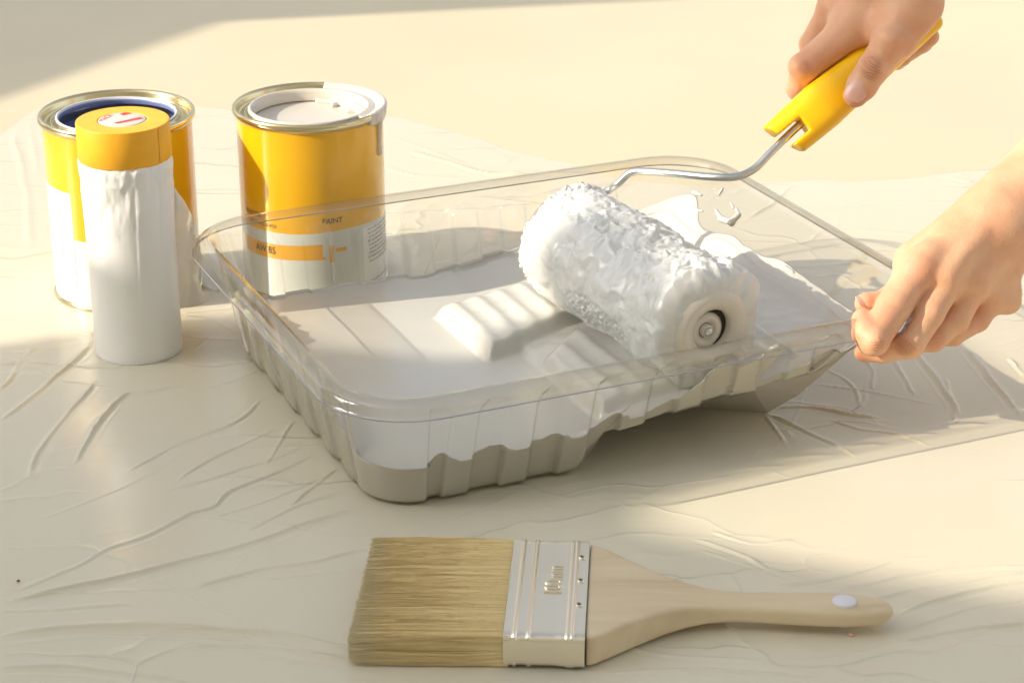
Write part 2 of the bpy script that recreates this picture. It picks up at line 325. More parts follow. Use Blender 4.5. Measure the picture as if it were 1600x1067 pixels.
# ------------------------------------------------------------------ floor and plastic drop sheet
fl = mk('floor', [(-3000, -3000, -.25), (3000, -3000, -.25), (3000, 3000, -.25), (-3000, 3000, -.25)], [(0, 1, 2, 3)], M['floor'], smooth=False); fl['kind'] = 'structure'
RIDGES = [  # fold lines read off the photograph, (height, width) in cm
 (.16, .30, [(0, 945), (190, 902), (361, 859), (446, 831), (570, 793)]),
 (.10, .20, [(0, 933), (114, 888), (171, 857), (237, 835), (294, 805), (332, 793), (361, 769), (427, 743), (503, 707)]),
 (.10, .28, [(300, 921), (332, 911), (408, 890), (475, 881), (575, 858)]),
 (.20, .40, [(-20, 999), (76, 987), (190, 978), (332, 985), (427, 992), (522, 1011), (600, 1020)]),
 (.12, .35, [(285, 1009), (380, 1009), (475, 1023), (560, 1035)]),
 (.10, .3, [(-10, 1044), (123, 1044), (237, 1059), (304, 1069)]),
 (.06, .2, [(-10, 957), (95, 952), (190, 945), (228, 947)]),
 (.12, .22, [(50, 748), (57, 712), (95, 660), (152, 593)]),
 (.13, .22, [(112, 735), (142, 679), (190, 622), (228, 615), (304, 598)]),
 (.08, .15, [(195, 740), (266, 702), (361, 664), (413, 622)]), (.07, .15, [(266, 755), (332, 717), (437, 669)]),
 (.07, .15, [(413, 731), (446, 674), (463, 655)]), (.08, .15, [(456, 793), (503, 750), (527, 731)]),
 (.07, .15, [(380, 831), (475, 788), (546, 767)]), (.06, .14, [(330, 810), (400, 790), (520, 742)]), (.06, .14, [(240, 770), (330, 750), (420, 720), (490, 690)]),
 (.12, .25, [(-5, 660), (57, 617), (119, 560), (140, 535)]), (.1, .2, [(-5, 614), (28, 574), (55, 540)]),
 (.14, .22, [(1425, 540), (1439, 560), (1469, 601), (1491, 631), (1499, 655)]), (.07, .2, [(1475, 590), (1490, 640), (1500, 670)]),
 (.15, .24, [(1505, 540), (1521, 560), (1555, 601), (1600, 655)]), (.08, .16, [(1352, 560), (1366, 582), (1362, 612)]),
 (.10, .18, [(1390, 552), (1412, 586), (1431, 620)]), (.13, .2, [(1210, 640), (1225, 637), (1277, 637), (1330, 648), (1379, 652)]),
 (.12, .2, [(1202, 648), (1244, 669), (1289, 689), (1349, 717)]), (.09, .16, [(1195, 650), (1210, 669), (1229, 695)]),
 (.08, .16, [(1292, 657), (1345, 672), (1405, 680), (1460, 700)]), (.06, .09, [(1265, 598), (1285, 601), (1337, 609), (1412, 622), (1470, 634)]),
 (.08, .14, [(1354, 614), (1349, 631), (1330, 648)]), (.1, .2, [(1575, 560), (1600, 590)]), (.07, .14, [(1290, 575), (1330, 600), (1345, 640)]),
 (.07, .3, [(1250, 330), (1330, 325), (1400, 318), (1620, 318)]), (.07, .3, [(1280, 368), (1350, 360), (1600, 385)]), (.07, .25, [(1310, 390), (1360, 385), (1420, 392)]),
 (.08, .2, [(1204, 918), (1299, 907), (1384, 879), (1460, 868)]), (.10, .22, [(1282, 921), (1356, 912), (1440, 896), (1620, 882)]),
 (.10, .22, [(1344, 941), (1440, 920), (1620, 893)]), (.12, .25, [(1395, 963), (1480, 935), (1620, 905)]), (.14, .25, [(1400, 1000), (1500, 985), (1620, 972)]), (.07, .2, [(1410, 985), (1520, 950), (1620, 935)]),
 (.10, .2, [(1080, 840), (1160, 868), (1204, 890), (1266, 907)]), (.07, .18, [(1110, 830), (1180, 850), (1245, 842)]), (.06, .15, [(1090, 860), (1190, 890), (1240, 893)]),
 (.16, .35, [(640, 238), (700, 255), (760, 272), (840, 276)]), (.08, .3, [(600, 262), (650, 275), (720, 280)]), (.06, .2, [(610, 215), (680, 240), (740, 262)]),
 (.07, .3, [(18, 205), (34, 260), (44, 320), (46, 400)]), (.05, .25, [(46, 190), (52, 240), (55, 280)]),
 (.15, .4, [(330, 420), (345, 440), (360, 470)]), (.1, .3, [(300, 440), (330, 452), (350, 452)]),
 (.10, .25, [(1240, 290), (1190, 330), (1160, 345)]), (.08, .2, [(880, 980), (1010, 1020), (1200, 1035)]), (.08, .2, [(930, 1055), (1100, 1048), (1300, 1060)]),
]
xs = np.concatenate([np.arange(-62, -34, .25), np.arange(-34, 34, .10), np.arange(34, 62, .25)]); ys = [82.]
while ys[-1] < 190: ys.append(ys[-1]+.09+.0040*max(0, ys[-1]-112))
ys = np.array(ys); X, Y = np.meshgrid(xs, ys, indexing='ij'); Z = np.zeros_like(X)
def add_ridge(W, h, w, seed):
    global Z
    lo = W.min(0)-4*w-1; hi = W.max(0)+4*w+1
    i0, i1 = np.searchsorted(xs, lo[0]), np.searchsorted(xs, hi[0]); j0, j1 = np.searchsorted(ys, lo[1]), np.searchsorted(ys, hi[1])
    if i1 <= i0 or j1 <= j0: return
    x = X[i0:i1, j0:j1]; y = Y[i0:i1, j0:j1]; wob = .25*fbm(np.stack([x*.35, y*.35, x*0+seed], -1), 3)
    best = np.full(x.shape, 1e9); T = np.zeros(x.shape); Ls = np.r_[0, np.cumsum(np.linalg.norm(np.diff(W, axis=0), axis=1))]; tot = Ls[-1]
    for k in range(len(W)-1):
        a, b2 = W[k], W[k+1]; d = b2-a; L = d@d+1e-9; t = np.clip(((x-a[0])*d[0]+(y-a[1])*d[1])/L, 0, 1)
        sx = x-a[0]-t*d[0]; sy = y-a[1]-t*d[1]; s = np.sign(sx*d[1]-sy*d[0]); q = np.hypot(sx, sy)
        m = q < np.abs(best); best = np.where(m, q*np.where(s == 0, 1, s), best); T = np.where(m, (Ls[k]+t*(Ls[k+1]-Ls[k]))/tot, T)
    dd = best+wob; fade = sstep(0, .12, T)*sstep(0, .16, 1-T)*(.82+.22*np.sin(T*7+seed))
    prof = 1.05*np.exp(-(dd/(w*.34))**2)+.40*np.exp(-(dd/(w*1.1))**2)-.25*np.exp(-((dd-1.4*w)/(w*.6))**2)+.18*np.exp(-((dd-2.4*w)/(w*.4))**2)
    Z[i0:i1, j0:j1] += h*fade*prof
for k, (h, w, pl) in enumerate(RIDGES):
    W = spline([atz(*p)[:2] for p in pl], 6); add_ridge(W, h, w, k*3.7)
for k in range(95):                       # smaller random creases
    x0, y0 = rng.uniform(-50, 50), rng.uniform(84, 150); a = rng.normal(.30, .32); L = rng.uniform(5, 17)
    W = np.array([(x0+L*t*math.cos(a+t*.25), y0+L*t*math.sin(a+t*.25)) for t in np.linspace(0, 1, 6)])
    if 9 < x0 < 40 and 95 < y0 < 112: continue
    add_ridge(W, rng.uniform(.008, .028), rng.uniform(.10, .2), k*1.3)
Z += .10*fbm(np.stack([X*.06, Y*.06, X*0+3], -1), 3)
Z += .006*np.abs(fbm(np.stack([X*.55+2*vnoise(np.stack([X*.1, Y*.1, X*0], -1)), Y*1.1, X*0+9], -1), 4))*sstep(.0, .35, vnoise(np.stack([X*.05, Y*.07, X*0+5], -1)))
Z = np.maximum(Z, -.18)
edge = spline([atz(*p)[:2] for p in [(-300, 262), (-60, 232), (0, 212), (45, 180), (120, 150), (230, 160), (330, 168), (460, 178), (600, 186), (680, 200), (770, 228), (900, 262), (1010, 288), (1110, 292), (1250, 285), (1400, 280), (1600, 262), (1900, 240)]], 8)
ye = np.interp(xs, edge[:, 0], edge[:, 1])+.6*vnoise(np.stack([xs*.4, xs*0, xs*0], -1))
# rows are squeezed under the edge so that it is a clean line
Yc = Y.copy()
for i in range(len(xs)):
    over = ys > ye[i]; Yc[i, over] = ye[i]
Zc = Z+.03; Zc = .03+Z*sstep(0, 3, ye[:, None]-Y)
P = np.stack([X, Yc, Zc], -1).reshape(-1, 3); F = gridF(len(xs), len(ys)); keep = (Y < ye[:, None]+.5).reshape(-1)[F].any(1)
F = F[keep]
used = np.unique(F); rem = -np.ones(len(P), int); rem[used] = np.arange(len(used))
sheet = mk('drop_sheet', P[used], rem[F], M['sheet']); sheet['kind'] = 'thing'
tag(sheet, 'wide creased translucent plastic drop sheet spread over the cream floor', 'drop sheet', 'thing')

# ------------------------------------------------------------------ roller tray (local frame: u along the front rim, v away from it)
TA = math.radians(24.2); TF = np.array([-8.51, 102.61]); TU = np.array([math.cos(TA), math.sin(TA)]); TV = np.array([-math.sin(TA), math.cos(TA)])
def tw(u, v, z):
    u = np.asarray(u, float); v = np.asarray(v, float); z = np.asarray(z, float)+u*0
    return np.stack([TF[0]+u*TU[0]+v*TV[0], TF[1]+u*TU[1]+v*TV[1], z], -1)
NS = [330, 60, 260, 60, 330, 60, 260, 60]      # front, corner, right, corner, back, corner, left, corner
NR = sum(NS)
def bounds(z):
    t = z/7.6
    return 2.7-1.4*t, 3.6-2.3*t, 30.3+2.0*t, 33.5+(z-4.4)*1.53, 3.1+.9*t
def ring(z, off=0., flut=1.):
    z = np.broadcast_to(np.asarray(z, float), (NR,)); uL, vF, vB, uR, r = bounds(z); P = np.zeros((NR, 2)); Nn = np.zeros((NR, 2)); k = 0
    segs = [('l', (uL+r, vF), (uR-r, vF), (0, -1)), ('c', (uR-r, vF+r), -90), ('l', (uR, vF+r), (uR, vB-r), (1, 0)), ('c', (uR-r, vB-r), 0),
            ('l', (uR-r, vB), (uL+r, vB), (0, 1)), ('c', (uL+r, vB-r), 90), ('l', (uL, vB-r), (uL, vF+r), (-1, 0)), ('c', (uL+r, vF+r), 180)]
    for s, n in zip(segs, NS):
        t = np.arange(n)/n; sl = slice(k, k+n)
        if s[0] == 'l':
            for q in (0, 1):
                a = np.broadcast_to(s[1][q], (NR,))[sl]; b_ = np.broadcast_to(s[2][q], (NR,))[sl]; P[sl, q] = a+(b_-a)*t
            Nn[sl] = s[3]
        else:
            an = np.radians(s[2]+90*t)
            for q in (0, 1): P[sl, q] = s[1][q][sl]+r[sl]*(np.cos(an) if q == 0 else np.sin(an))
            Nn[sl] = np.stack([np.cos(an), np.sin(an)], -1)
        k += n
    # flutes
    u, v = P[:, 0], P[:, 1]; fb = np.abs(Nn[:, 1]) > .999; lr = np.abs(Nn[:, 0]) > .999
    ph = np.where(fb, (u-5.6+1.8) % 3.6-1.8, np.where(lr, (v-6.4+1.75) % 3.5-1.75, 9))
    ph = np.where((fb & ((u < 4.6) | (u > 33.5))) | (Nn[:, 0] > .5), 9, ph)
    hw = np.where(z < 5.9, .95, .95*np.sqrt(np.clip(1-((z-5.9)/.95)**2, 0, 1)))
    fl_ = np.where(lr, .22, .31)*sstep(.10, -.08, np.abs(ph)-hw)*(hw > .02)*flut
    P = P+Nn*(off-fl_)[:, None] if np.ndim(off-fl_) else P
    return P, Nn
def zfloor(u): return 2.3*sstep(14.7, 15.3, u)+np.clip(u-15.3, 0, 17.8)*.125
def base_z():
    z = np.zeros(NR)
    for _ in range(6): P, _n = ring(z); z = zfloor(P[:, 0])
    return z
ZB = base_z()
tray = thing('paint_tray', 'clear plastic roller tray holding white paint, tipped towards the hand', 'paint tray', tuple(tw(2.7, 3.6, 0)))
tray['label'] = 'clear fluted plastic roller tray with white paint in its deep end'
rings = []
for t in np.linspace(0, 1, 34):
    z = ZB+(7.6-ZB)*t; ins = .55*(1-math.sqrt(max(0, 1-(1-min(1, (t*7.6)/.55))**2)))
    P, Nn = ring(z, -ins); rings.append(np.concatenate([P, z[:, None]], 1))
P0, N0 = ring(7.6, 0)
for o_, z_ in ((.1, 7.82), (.28, 7.95), (.5, 8.0), (.75, 7.97), (1.0, 7.86), (1.2, 7.66), (1.28, 7.4), (1.3, 7.1), (1.42, 7.08)):
    rings.append(np.concatenate([P0+N0*o_, np.full((NR, 1), z_)], 1))
core = []
Pb = rings[0]
for s in np.linspace(.08, 1, 9)[::-1]:      # floor of the tray, shrinking towards the middle line
    mid = np.stack([np.clip(Pb[:, 0], 6.5, 30), np.full(NR, 17.)], 1); q = mid+(Pb[:, :2]-mid)*(1-s); core.append(np.concatenate([q, zfloor(q[:, 0])[:, None]], 1))
A = np.array(core+rings); V = tw(A[..., 0], A[..., 1], A[..., 2]).reshape(-1, 3)
body = mk('tray_shell', V, gridF(len(A), NR, cv=True), M['clear'], tray)
V, F = tube(np.concatenate([tw(*(P0+N0*1.42).T, 7.08), tw(*(P0+N0*1.42).T, 7.08)[:2]]), .035, 6, False); mk('rim_edge', V, F, M['rimedge'], tray)
V, F = tube(np.concatenate([tw(*(P0+N0*.45).T, 8.0), tw(*(P0+N0*.45).T, 8.0)[:2]]), .03, 6, False); mk('rim_bead', V, F, M['clear'], tray)
so = body.modifiers.new('thickness', 'SOLIDIFY'); so.thickness = .0006; so.offset = 0
# foot under the shallow end
fo = [(25.8, 8.9, 0), (29.5, 6.3, 0), (29.5, 27.5, 0), (25.8, 26.5, 0), (26.6, 4.1, 3.62), (33.0, 3.4, 4.42), (33.4, 30.2, 4.42), (26.6, 30.0, 3.62), (31.0, 5.1, 1.5), (31.0, 28.5, 1.5)]
V = [tuple(tw(*p)) for p in fo]
F = [(0, 3, 2, 1), (4, 0, 1, 8), (4, 8, 5), (1, 2, 9, 8), (8, 9, 6, 5), (3, 0, 4, 7), (2, 3, 7), (2, 7, 9), (9, 7, 6)]
foot = mk('tray_foot', V, F, M['foot'], tray, smooth=False)
bv = foot.modifiers.new('round', 'BEVEL'); bv.width = .0015; bv.segments = 3

# ------------------------------------------------------------------ paint in the tray
def hwall():
    """paint level where the pool meets the wall, and the top of the thin coat left on the wall above it"""
    hc = np.full(NR, 2.72); hw = hc
    for _ in range(1):
        P, Nn = ring(3.5, 0, 0); u, v = P[:, 0], P[:, 1]
        n1 = fbm(np.stack([u*.45, v*.45, u*0+2], -1), 3); n2 = fbm(np.stack([u*1.3, v*1.3, u*0+8], -1), 3); n3 = fbm(np.stack([u*.9, v*.9, u*0+15], -1), 3)
        wr = sstep(9, 25, v); sm1 = fbm(np.stack([u*.2, v*.2, u*0+2], -1), 2)
        ra = (3.1+(u-15)*.10+.1*sm1)*(1-wr)+(2.5+np.clip(u-21, 0, 20)*.14)*wr
        hc = 2.72+(ra-2.72)*sstep(14.6, 17.5, u); rr = np.clip(Nn[:, 0], 0, 1)**2; hc = hc+rr*(5.35+.4*sm1-hc); hc = np.maximum(hc, ZB+.10)
        fr = sstep(.5, .95, -Nn[:, 1]); ph_ = np.sin((u-5.6)/3.6*2*np.pi+.6)
        sm2 = fbm(np.stack([u*.25, v*.25, u*0+21], -1), 2); film = fr*sstep(5.0, 6.4, u)*np.clip(.18+.30*ph_+.6*np.abs(n3)+.15*n2, 0, 2)+(1-fr)*(.10+.15*np.abs(sm2))
        film = film+np.clip(-Nn[:, 0], 0, 1)**2*sstep(4.5, 9, v)*(1.4+.9*n1+.4*n3)
        blob = sstep(20.2, 21.4, u)*sstep(25.6, 24.2, u)*(1.9+1.3*n3+.4*n2)+.8*sstep(27.2, 28.6, u)*sstep(31.5, 29.8, u)*(1.3+1.2*n3)
        film = film+np.where(v < 8, blob, 0)+rr*np.clip(.35+.8*sm2+.06*n1, 0, 1.2)
        hw = np.minimum(hc+np.maximum(film, .03), 6.9)
    return hc, hw
HC, HW = hwall()
side = []
for t in np.linspace(0, 1, 14):
    z = ZB+.03+(HW-ZB-.03)*t; ins = .55*(1-math.sqrt(max(0, 1-(1-min(1, (t*2.7)/.55))**2)))
    P, Nn = ring(z, -.05-ins); side.append(np.concatenate([P, z[:, None]], 1))
for o_, tz in ((-.10, .985), (-.15, .93), (-.18, .7), (-.2, .35), (-.22, 0.)):
    z = HC-.05+(HW-HC+.05)*tz; P, Nn = ring(z, o_); side.append(np.concatenate([P, z[:, None]], 1))
bot = []
for s in np.linspace(.1, 1, 6)[::-1]:
    mid = np.stack([np.clip(side[0][:, 0], 6.5, 30), np.full(NR, 17.)], 1); q = mid+(side[0][:, :2]-mid)*(1-s); bot.append(np.concatenate([q, zfloor(q[:, 0])[:, None]+.04], 1))
A = np.array(bot+side); Vs = tw(A[..., 0], A[..., 1], A[..., 2]).reshape(-1, 3); Fs = gridF(len(A), NR, cv=True)
def seg_sd(u, v, poly):
    """signed distance to a polygon, negative inside"""
    d = np.full(u.shape, 1e9); ins = np.zeros(u.shape, bool); n = len(poly)
    for i in range(n):
        a = poly[i]; b_ = poly[(i+1) % n]; ex, ey = b_[0]-a[0], b_[1]-a[1]; t = np.clip(((u-a[0])*ex+(v-a[1])*ey)/(ex*ex+ey*ey), 0, 1)
        d = np.minimum(d, np.hypot(u-a[0]-t*ex, v-a[1]-t*ey)); c_ = ((a[1] > v) != (b_[1] > v)) & (u < ex*(v-a[1])/(ey if ey else 1e-9)+a[0]); ins ^= c_
    return np.where(ins, -d, d)
def htop(u, v):
    n1 = fbm(np.stack([u*.3, v*.3, u*0+4], -1), 3); n2 = fbm(np.stack([u*1.1, v*1.1, u*0+6], -1), 3)
    z = 2.72+.03*n1
    wr = sstep(14, 22, v)
    rb = (3.05+(u-16)*.11)*(1-wr)+(2.3+(u-18)*.13)*wr+.12*n1+.05*n2
    z = smax(z, rb-3*(1-sstep(15, 17.5, u)), .35)
    rz = 4.55+(u-33.5)/1.53+.05*n1+.07*n2; z = smax(z, rz, .4)
    dw = np.minimum(np.minimum(v-3.6, 31-v), 99); z = z+.0*dw
    bp_ = [(14.7, 15.2), (21.5, 17.4), (27, 18.6), (30, 19), (30, 23.2), (23, 23.4), (14.5, 22.9)]
    fp = [(17.2, 4.6), (30, 4.6), (30, 15.5), (24, 16.4), (21.6, 16.0), (17.3, 12.4)]
    rid = .16*(.5+.5*np.cos((u-15.2)/1.62*2*np.pi))**1.4
    for poly, hh in ((bp_, 3.72), (fp, 3.62)):
        sd_ = seg_sd(u, v, poly)+.12*n2; k = sstep(.45, -.35, sd_)
        pz = hh+(u-15)*.10+rid*sstep(.1, -.7, sd_)+.05*n2+.03*n1-.05*sstep(-1.3, -.1, sd_)
        z = z+(np.maximum(pz, z)-z)*k
    chan = sstep(-.2, -.9, seg_sd(u, v, [(15, 12.9), (17.4, 12.9), (21.6, 16.5), (21.3, 17.0), (15.2, 15)])); z = z+(2.9-z)*.0*chan
    return z
ctop, cn = ring(HC, -.06)
gu = np.arange(2, 38.6, .13); gv = np.arange(2, 32.6, .13); U, Vv = np.meshgrid(gu, gv, indexing='ij'); q = np.stack([U, Vv], -1).reshape(-1, 2)
near = np.zeros(len(q), int); nd = np.zeros(len(q)); c3 = ctop
for s0 in range(0, len(q), 4000):
    d = ((q[s0:s0+4000, None]-c3[None])**2).sum(-1); near[s0:s0+4000] = d.argmin(1); nd[s0:s0+4000] = np.sqrt(d.min(1))
outs = ((q-c3[near])*cn[near]).sum(1); inside = outs < 0
zt = htop(q[:, 0], q[:, 1]); zc = HC[near]
wgt = np.where(inside, np.exp(-(nd/.45)**2), 1); zt = zt+(zc-zt)*wgt
q2 = q.copy(); snap = (~inside) | (nd < .05); q2[snap] = c3[near[snap]]; zt[snap] = zc[snap]
Fg = gridF(len(gu), len(gv)); keep = inside[Fg].sum(1) >= 1; okd = (nd[Fg] < .35).all(1) | inside[Fg].all(1); Fg = Fg[keep & okd]
Vg = tw(q2[:, 0], q2[:, 1], zt); off = len(Vs)
allV = np.concatenate([Vs, Vg]); allF = np.concatenate([Fs, Fg+off]); used = np.unique(allF); rem = -np.ones(len(allV), int); rem[used] = np.arange(len(used))
pt = mk('white_paint', allV[used], rem[allF], M['paint'])
tag(pt, 'glossy white wall paint pooled and smeared on the ramp inside the clear tray', 'paint', 'thing')

# splashes of paint on the clear wall behind the roller
def wallpt(x, y):
    z = 5.5
    for _ in range(12):
        p = atz(x, y, z); d = p[:2]-TF; z = .5*z+.5*(4.4+(d@TU-33.5)/1.53)
    return atz(x, y, z)+np.array([-.05, -.03, .06])
SPL = [((1085, 302), (1096, 306), .16), ((1078, 316), (1090, 318), .10), ((1082, 328), (1098, 331), .15), ((1130, 296), (1124, 306), .12), ((1143, 318), (1146, 326), .12), ((1120, 330), (1128, 343), .16), ((1128, 343), (1144, 350), .24), ((1144, 350), (1155, 336), .22), ((1155, 336), (1152, 328), .14), ((1116, 296), (1120, 297), .07),
       ((1228, 420), (1240, 428), .16), ((1243, 438), (1247, 441), .08), ((1262, 470), (1274, 480), .10), ((1180, 300), (1183, 301), .06)]
SPW = [(wallpt(*a), wallpt(*b_), r_) for a, b_, r_ in SPL]
def splash(P):
    d = None
    for a, b_, r_ in SPW:
        q = cone(P, a, b_, r_, r_*.8); d = q if d is None else smin(d, q, .16)
    return d+.05*vnoise(P*2.2).astype(np.float32)
for k, grp in enumerate((SPW[:10], SPW[10:12], SPW[12:13])):
    pp_ = np.array([q for t in grp for q in t[:2]])
    V, F = surface_nets(lambda P: splash(P), pp_.min(0)-.5, pp_.max(0)+.5, .07)
    if len(V): mk('splash', V, F, M['paint'], pt)
# ------------------------------------------------------------------ roller
roller = thing('paint_roller', 'paint roller with thick white loaded sleeve, steel wire frame and yellow grip', 'paint roller', tuple(tw(23.6, 12, 4)))
RB = tw(22.55, 20.9, 7.75); RFp = tw(23.85, 3.7, 7.55); rax = RFp-RB; RL = np.linalg.norm(rax); rax /= RL
ref = np.array([0, 0, 1.]); ref -= rax*(ref@rax); ref /= np.linalg.norm(ref); rbt = np.cross(rax, ref)
nT, nL = 520, 330
th = np.arange(nT)*2*np.pi/nT; sl = np.linspace(0, 1, nL); TH, SL = np.meshgrid(th, sl, indexing='ij')
env = 3.68*np.ones_like(SL); e0 = np.clip(SL/.05, 0, 1); e1 = np.clip((1-SL)/.055, 0, 1)
R_ = env*(.50+.50*np.sqrt(1-(1-e0)**2)); R_ = np.minimum(R_, 2.30+(env-2.30)*np.sqrt(1-(1-e1)**2))
pc = np.stack([np.cos(TH)*3.5, np.sin(TH)*3.5, SL*RL], -1)
big = fbm(pc*.38, 3); mid = fbm(pc*.95+5, 3); fine = fbm(pc*2.6+9, 3); vf = fbm(pc*6.5, 2)
top = sstep(.30, .95, np.cos(TH+.25)); dry = sstep(.35, .6, np.exp(-((TH-1.95)/.42)**2-((SL-.56)/.24)**2)+.12*mid)+.8*sstep(.12, .03, SL)*sstep(-.2, .3, np.sin(TH+.4))
amp = .16+.2*top
warp = pc+.35*np.stack([vnoise(pc*.9+3), vnoise(pc*.9+13), vnoise(pc*.9+23)], -1)
q_ = fbm(warp*1.25+31, 2); rdg = 1-np.sqrt(q_*q_+.006)*2.6
disp = .42*big+.15*fbm(warp*np.array([.6, .6, 1.0]), 2)+.075*vnoise(warp*np.array([1.9, 1.9, 1.0]))+.045*fbm(warp*2.9+3, 2)+.24*top*np.clip(rdg, -.7, 1)*sstep(.12, .4, SL)+.07*fine*top+.02*np.clip(rdg, -.5, 1)+dry*(-.13+.20*vf+.08*fine)+.03*top*vf
endl = sstep(.12, .0, SL); disp = disp+endl*(.16*vf+.12)+.30*sstep(.72, .93, SL)*np.clip(fbm(pc*.6+8, 3)+.25, 0, 1)
disp *= np.minimum(1, .25+np.minimum(e0, e1)*1.0)
sag = .25*np.exp(-((TH-3.6)/.8)**2)*(.6+.6*mid)
R2 = R_+disp+sag*e0*e1; cent = RB+SL[..., None]*RL*rax+((.22*fbm(pc*.7+2, 3)+.05*vnoise(pc*3))*(1-e1*e0))[..., None]*rax
V = cent+R2[..., None]*(np.cos(TH)[..., None]*ref+np.sin(TH)[..., None]*rbt)
sleeve = mk('roller_sleeve', V.reshape(-1, 3), gridF(nT, nL, cu=True), M['paintrough'], roller)
prof = [(3.0, -.5), (2.7, -.12), (2.4, .06), (2.2, .17), (2.02, .22), (1.7, .18), (1.38, .05), (1.27, -.1), (1.25, -1.3)]
V, F = lathe(prof, RFp, 96, rax, ref); cap = mk('end_cap', V, F, M['paintsmooth'], roller)
V, F = lathe([(1.3, -1.25), (1.28, -.5), (.02, -.5)], RFp, 64, rax, ref); mk('cap_hollow_shade', V, F, M['dark'], cap)  # near-black lining, shade of the hollow painted in
hubc = RFp-rax*.05-ref*.12-np.array([.17, 0, 0])
V, F = lathe([(1.12, -.6), (1.12, -.34), (.95, -.2), (.6, -.22), (.55, -.35), (.42, -.38), (.40, -.15), (.32, -.08), (.01, -.06)], hubc, 48, rax, ref); mk('hub', V, F, M['paintsmooth'], cap)
V, F = lathe([(.27, -.15), (.27, .04), (.2, .1), (.01, .1)], hubc, 24, rax, ref); mk('axle_end', V, F, M['steel'], roller)
prof = [(3.0, .3), (2.3, .05), (1.6, 0), (.3, -.1)]
V, F = lathe(prof, RB, 64, -rax, ref); mk('rear_cap', V, F, M['paintsmooth'], roller)
H0 = np.array([18.55, 134., 14.25]); H1 = np.array([28.0, 138.1, 21.3])
hax = (H1-H0)/np.linalg.norm(H1-H0)
wire = spline([RB-rax*.0, RB-rax*1.4, RB-rax*2.2+np.array([.5, .1, .2]), aty(940, 305, 136.2), aty(966, 287, 136), aty(985, 270.5, 135.7), aty(1008, 268, 135.2), aty(1060, 272, 133.6), aty(1115, 277, 132.2), aty(1152, 276, 132), aty(1180, 263, 132.4), aty(1205, 238, 133), H0, H0+hax*2.5], 10)
V, F = tube(wire, .262, 18); mk('wire_frame', V, F, M['steel'], roller)
# yellow grip: local axes a (along), b (wide, in the picture), c (towards the camera)
hb = np.cross(hax, -_fw); hb /= np.linalg.norm(hb); hc = np.cross(hb, hax)
if hb[2] < 0: hb, hc = -hb, -hc
Amat = np.array([hax, hb, hc], np.float32); HO = H0.astype(np.float32); HL = 11.6
def grip(P):
    q = (P-HO)@Amat.T; a, b_, c_ = q[..., 0], q[..., 1], q[..., 2]
    wb = np.interp(a, [-2.2, 0, 2.2, 4.5, 8, 11, 13.5], [1.42, 1.55, 1.62, 1.5, 1.35, 1.25, 1.15]).astype(np.float32)
    wc = np.interp(a, [-2.2, 0, 2.2, 4.5, 8, 11, 13.5], [.85, 1.05, 1.3, 1.35, 1.3, 1.2, 1.1]).astype(np.float32)
    r = ((np.abs(b_)/wb)**2.6+(np.abs(c_)/wc)**2.6)**(1/2.6); d = (r-1)*np.minimum(wb, wc)*.95
    e = -1.25-.35*b_; d = smax(d, e-a, .18); d = smax(d, a-HL-.3, .5)
    slot = np.maximum(np.abs(b_+.12)-.52, np.maximum(a-.35-.0*c_, -99)); d = smax(d, -slot, .14)
    rec = np.sqrt((b_+.15)**2*1.1+((a-.4)/2.0)**2*1+((c_-1.5)/.62)**2)-1; d = smax(d, -rec*.5, .2)       # scooped hollow above the wire
    lip = np.abs(np.abs(b_)-0)-99
    return d
gmin = np.minimum(H0-hax*3, H0+hax*14)-2.2; gmax = np.maximum(H0-hax*3, H0+hax*14)+2.2
V, F = surface_nets(grip, gmin, gmax, .09); mk('grip', V, F, M['handle'], roller)

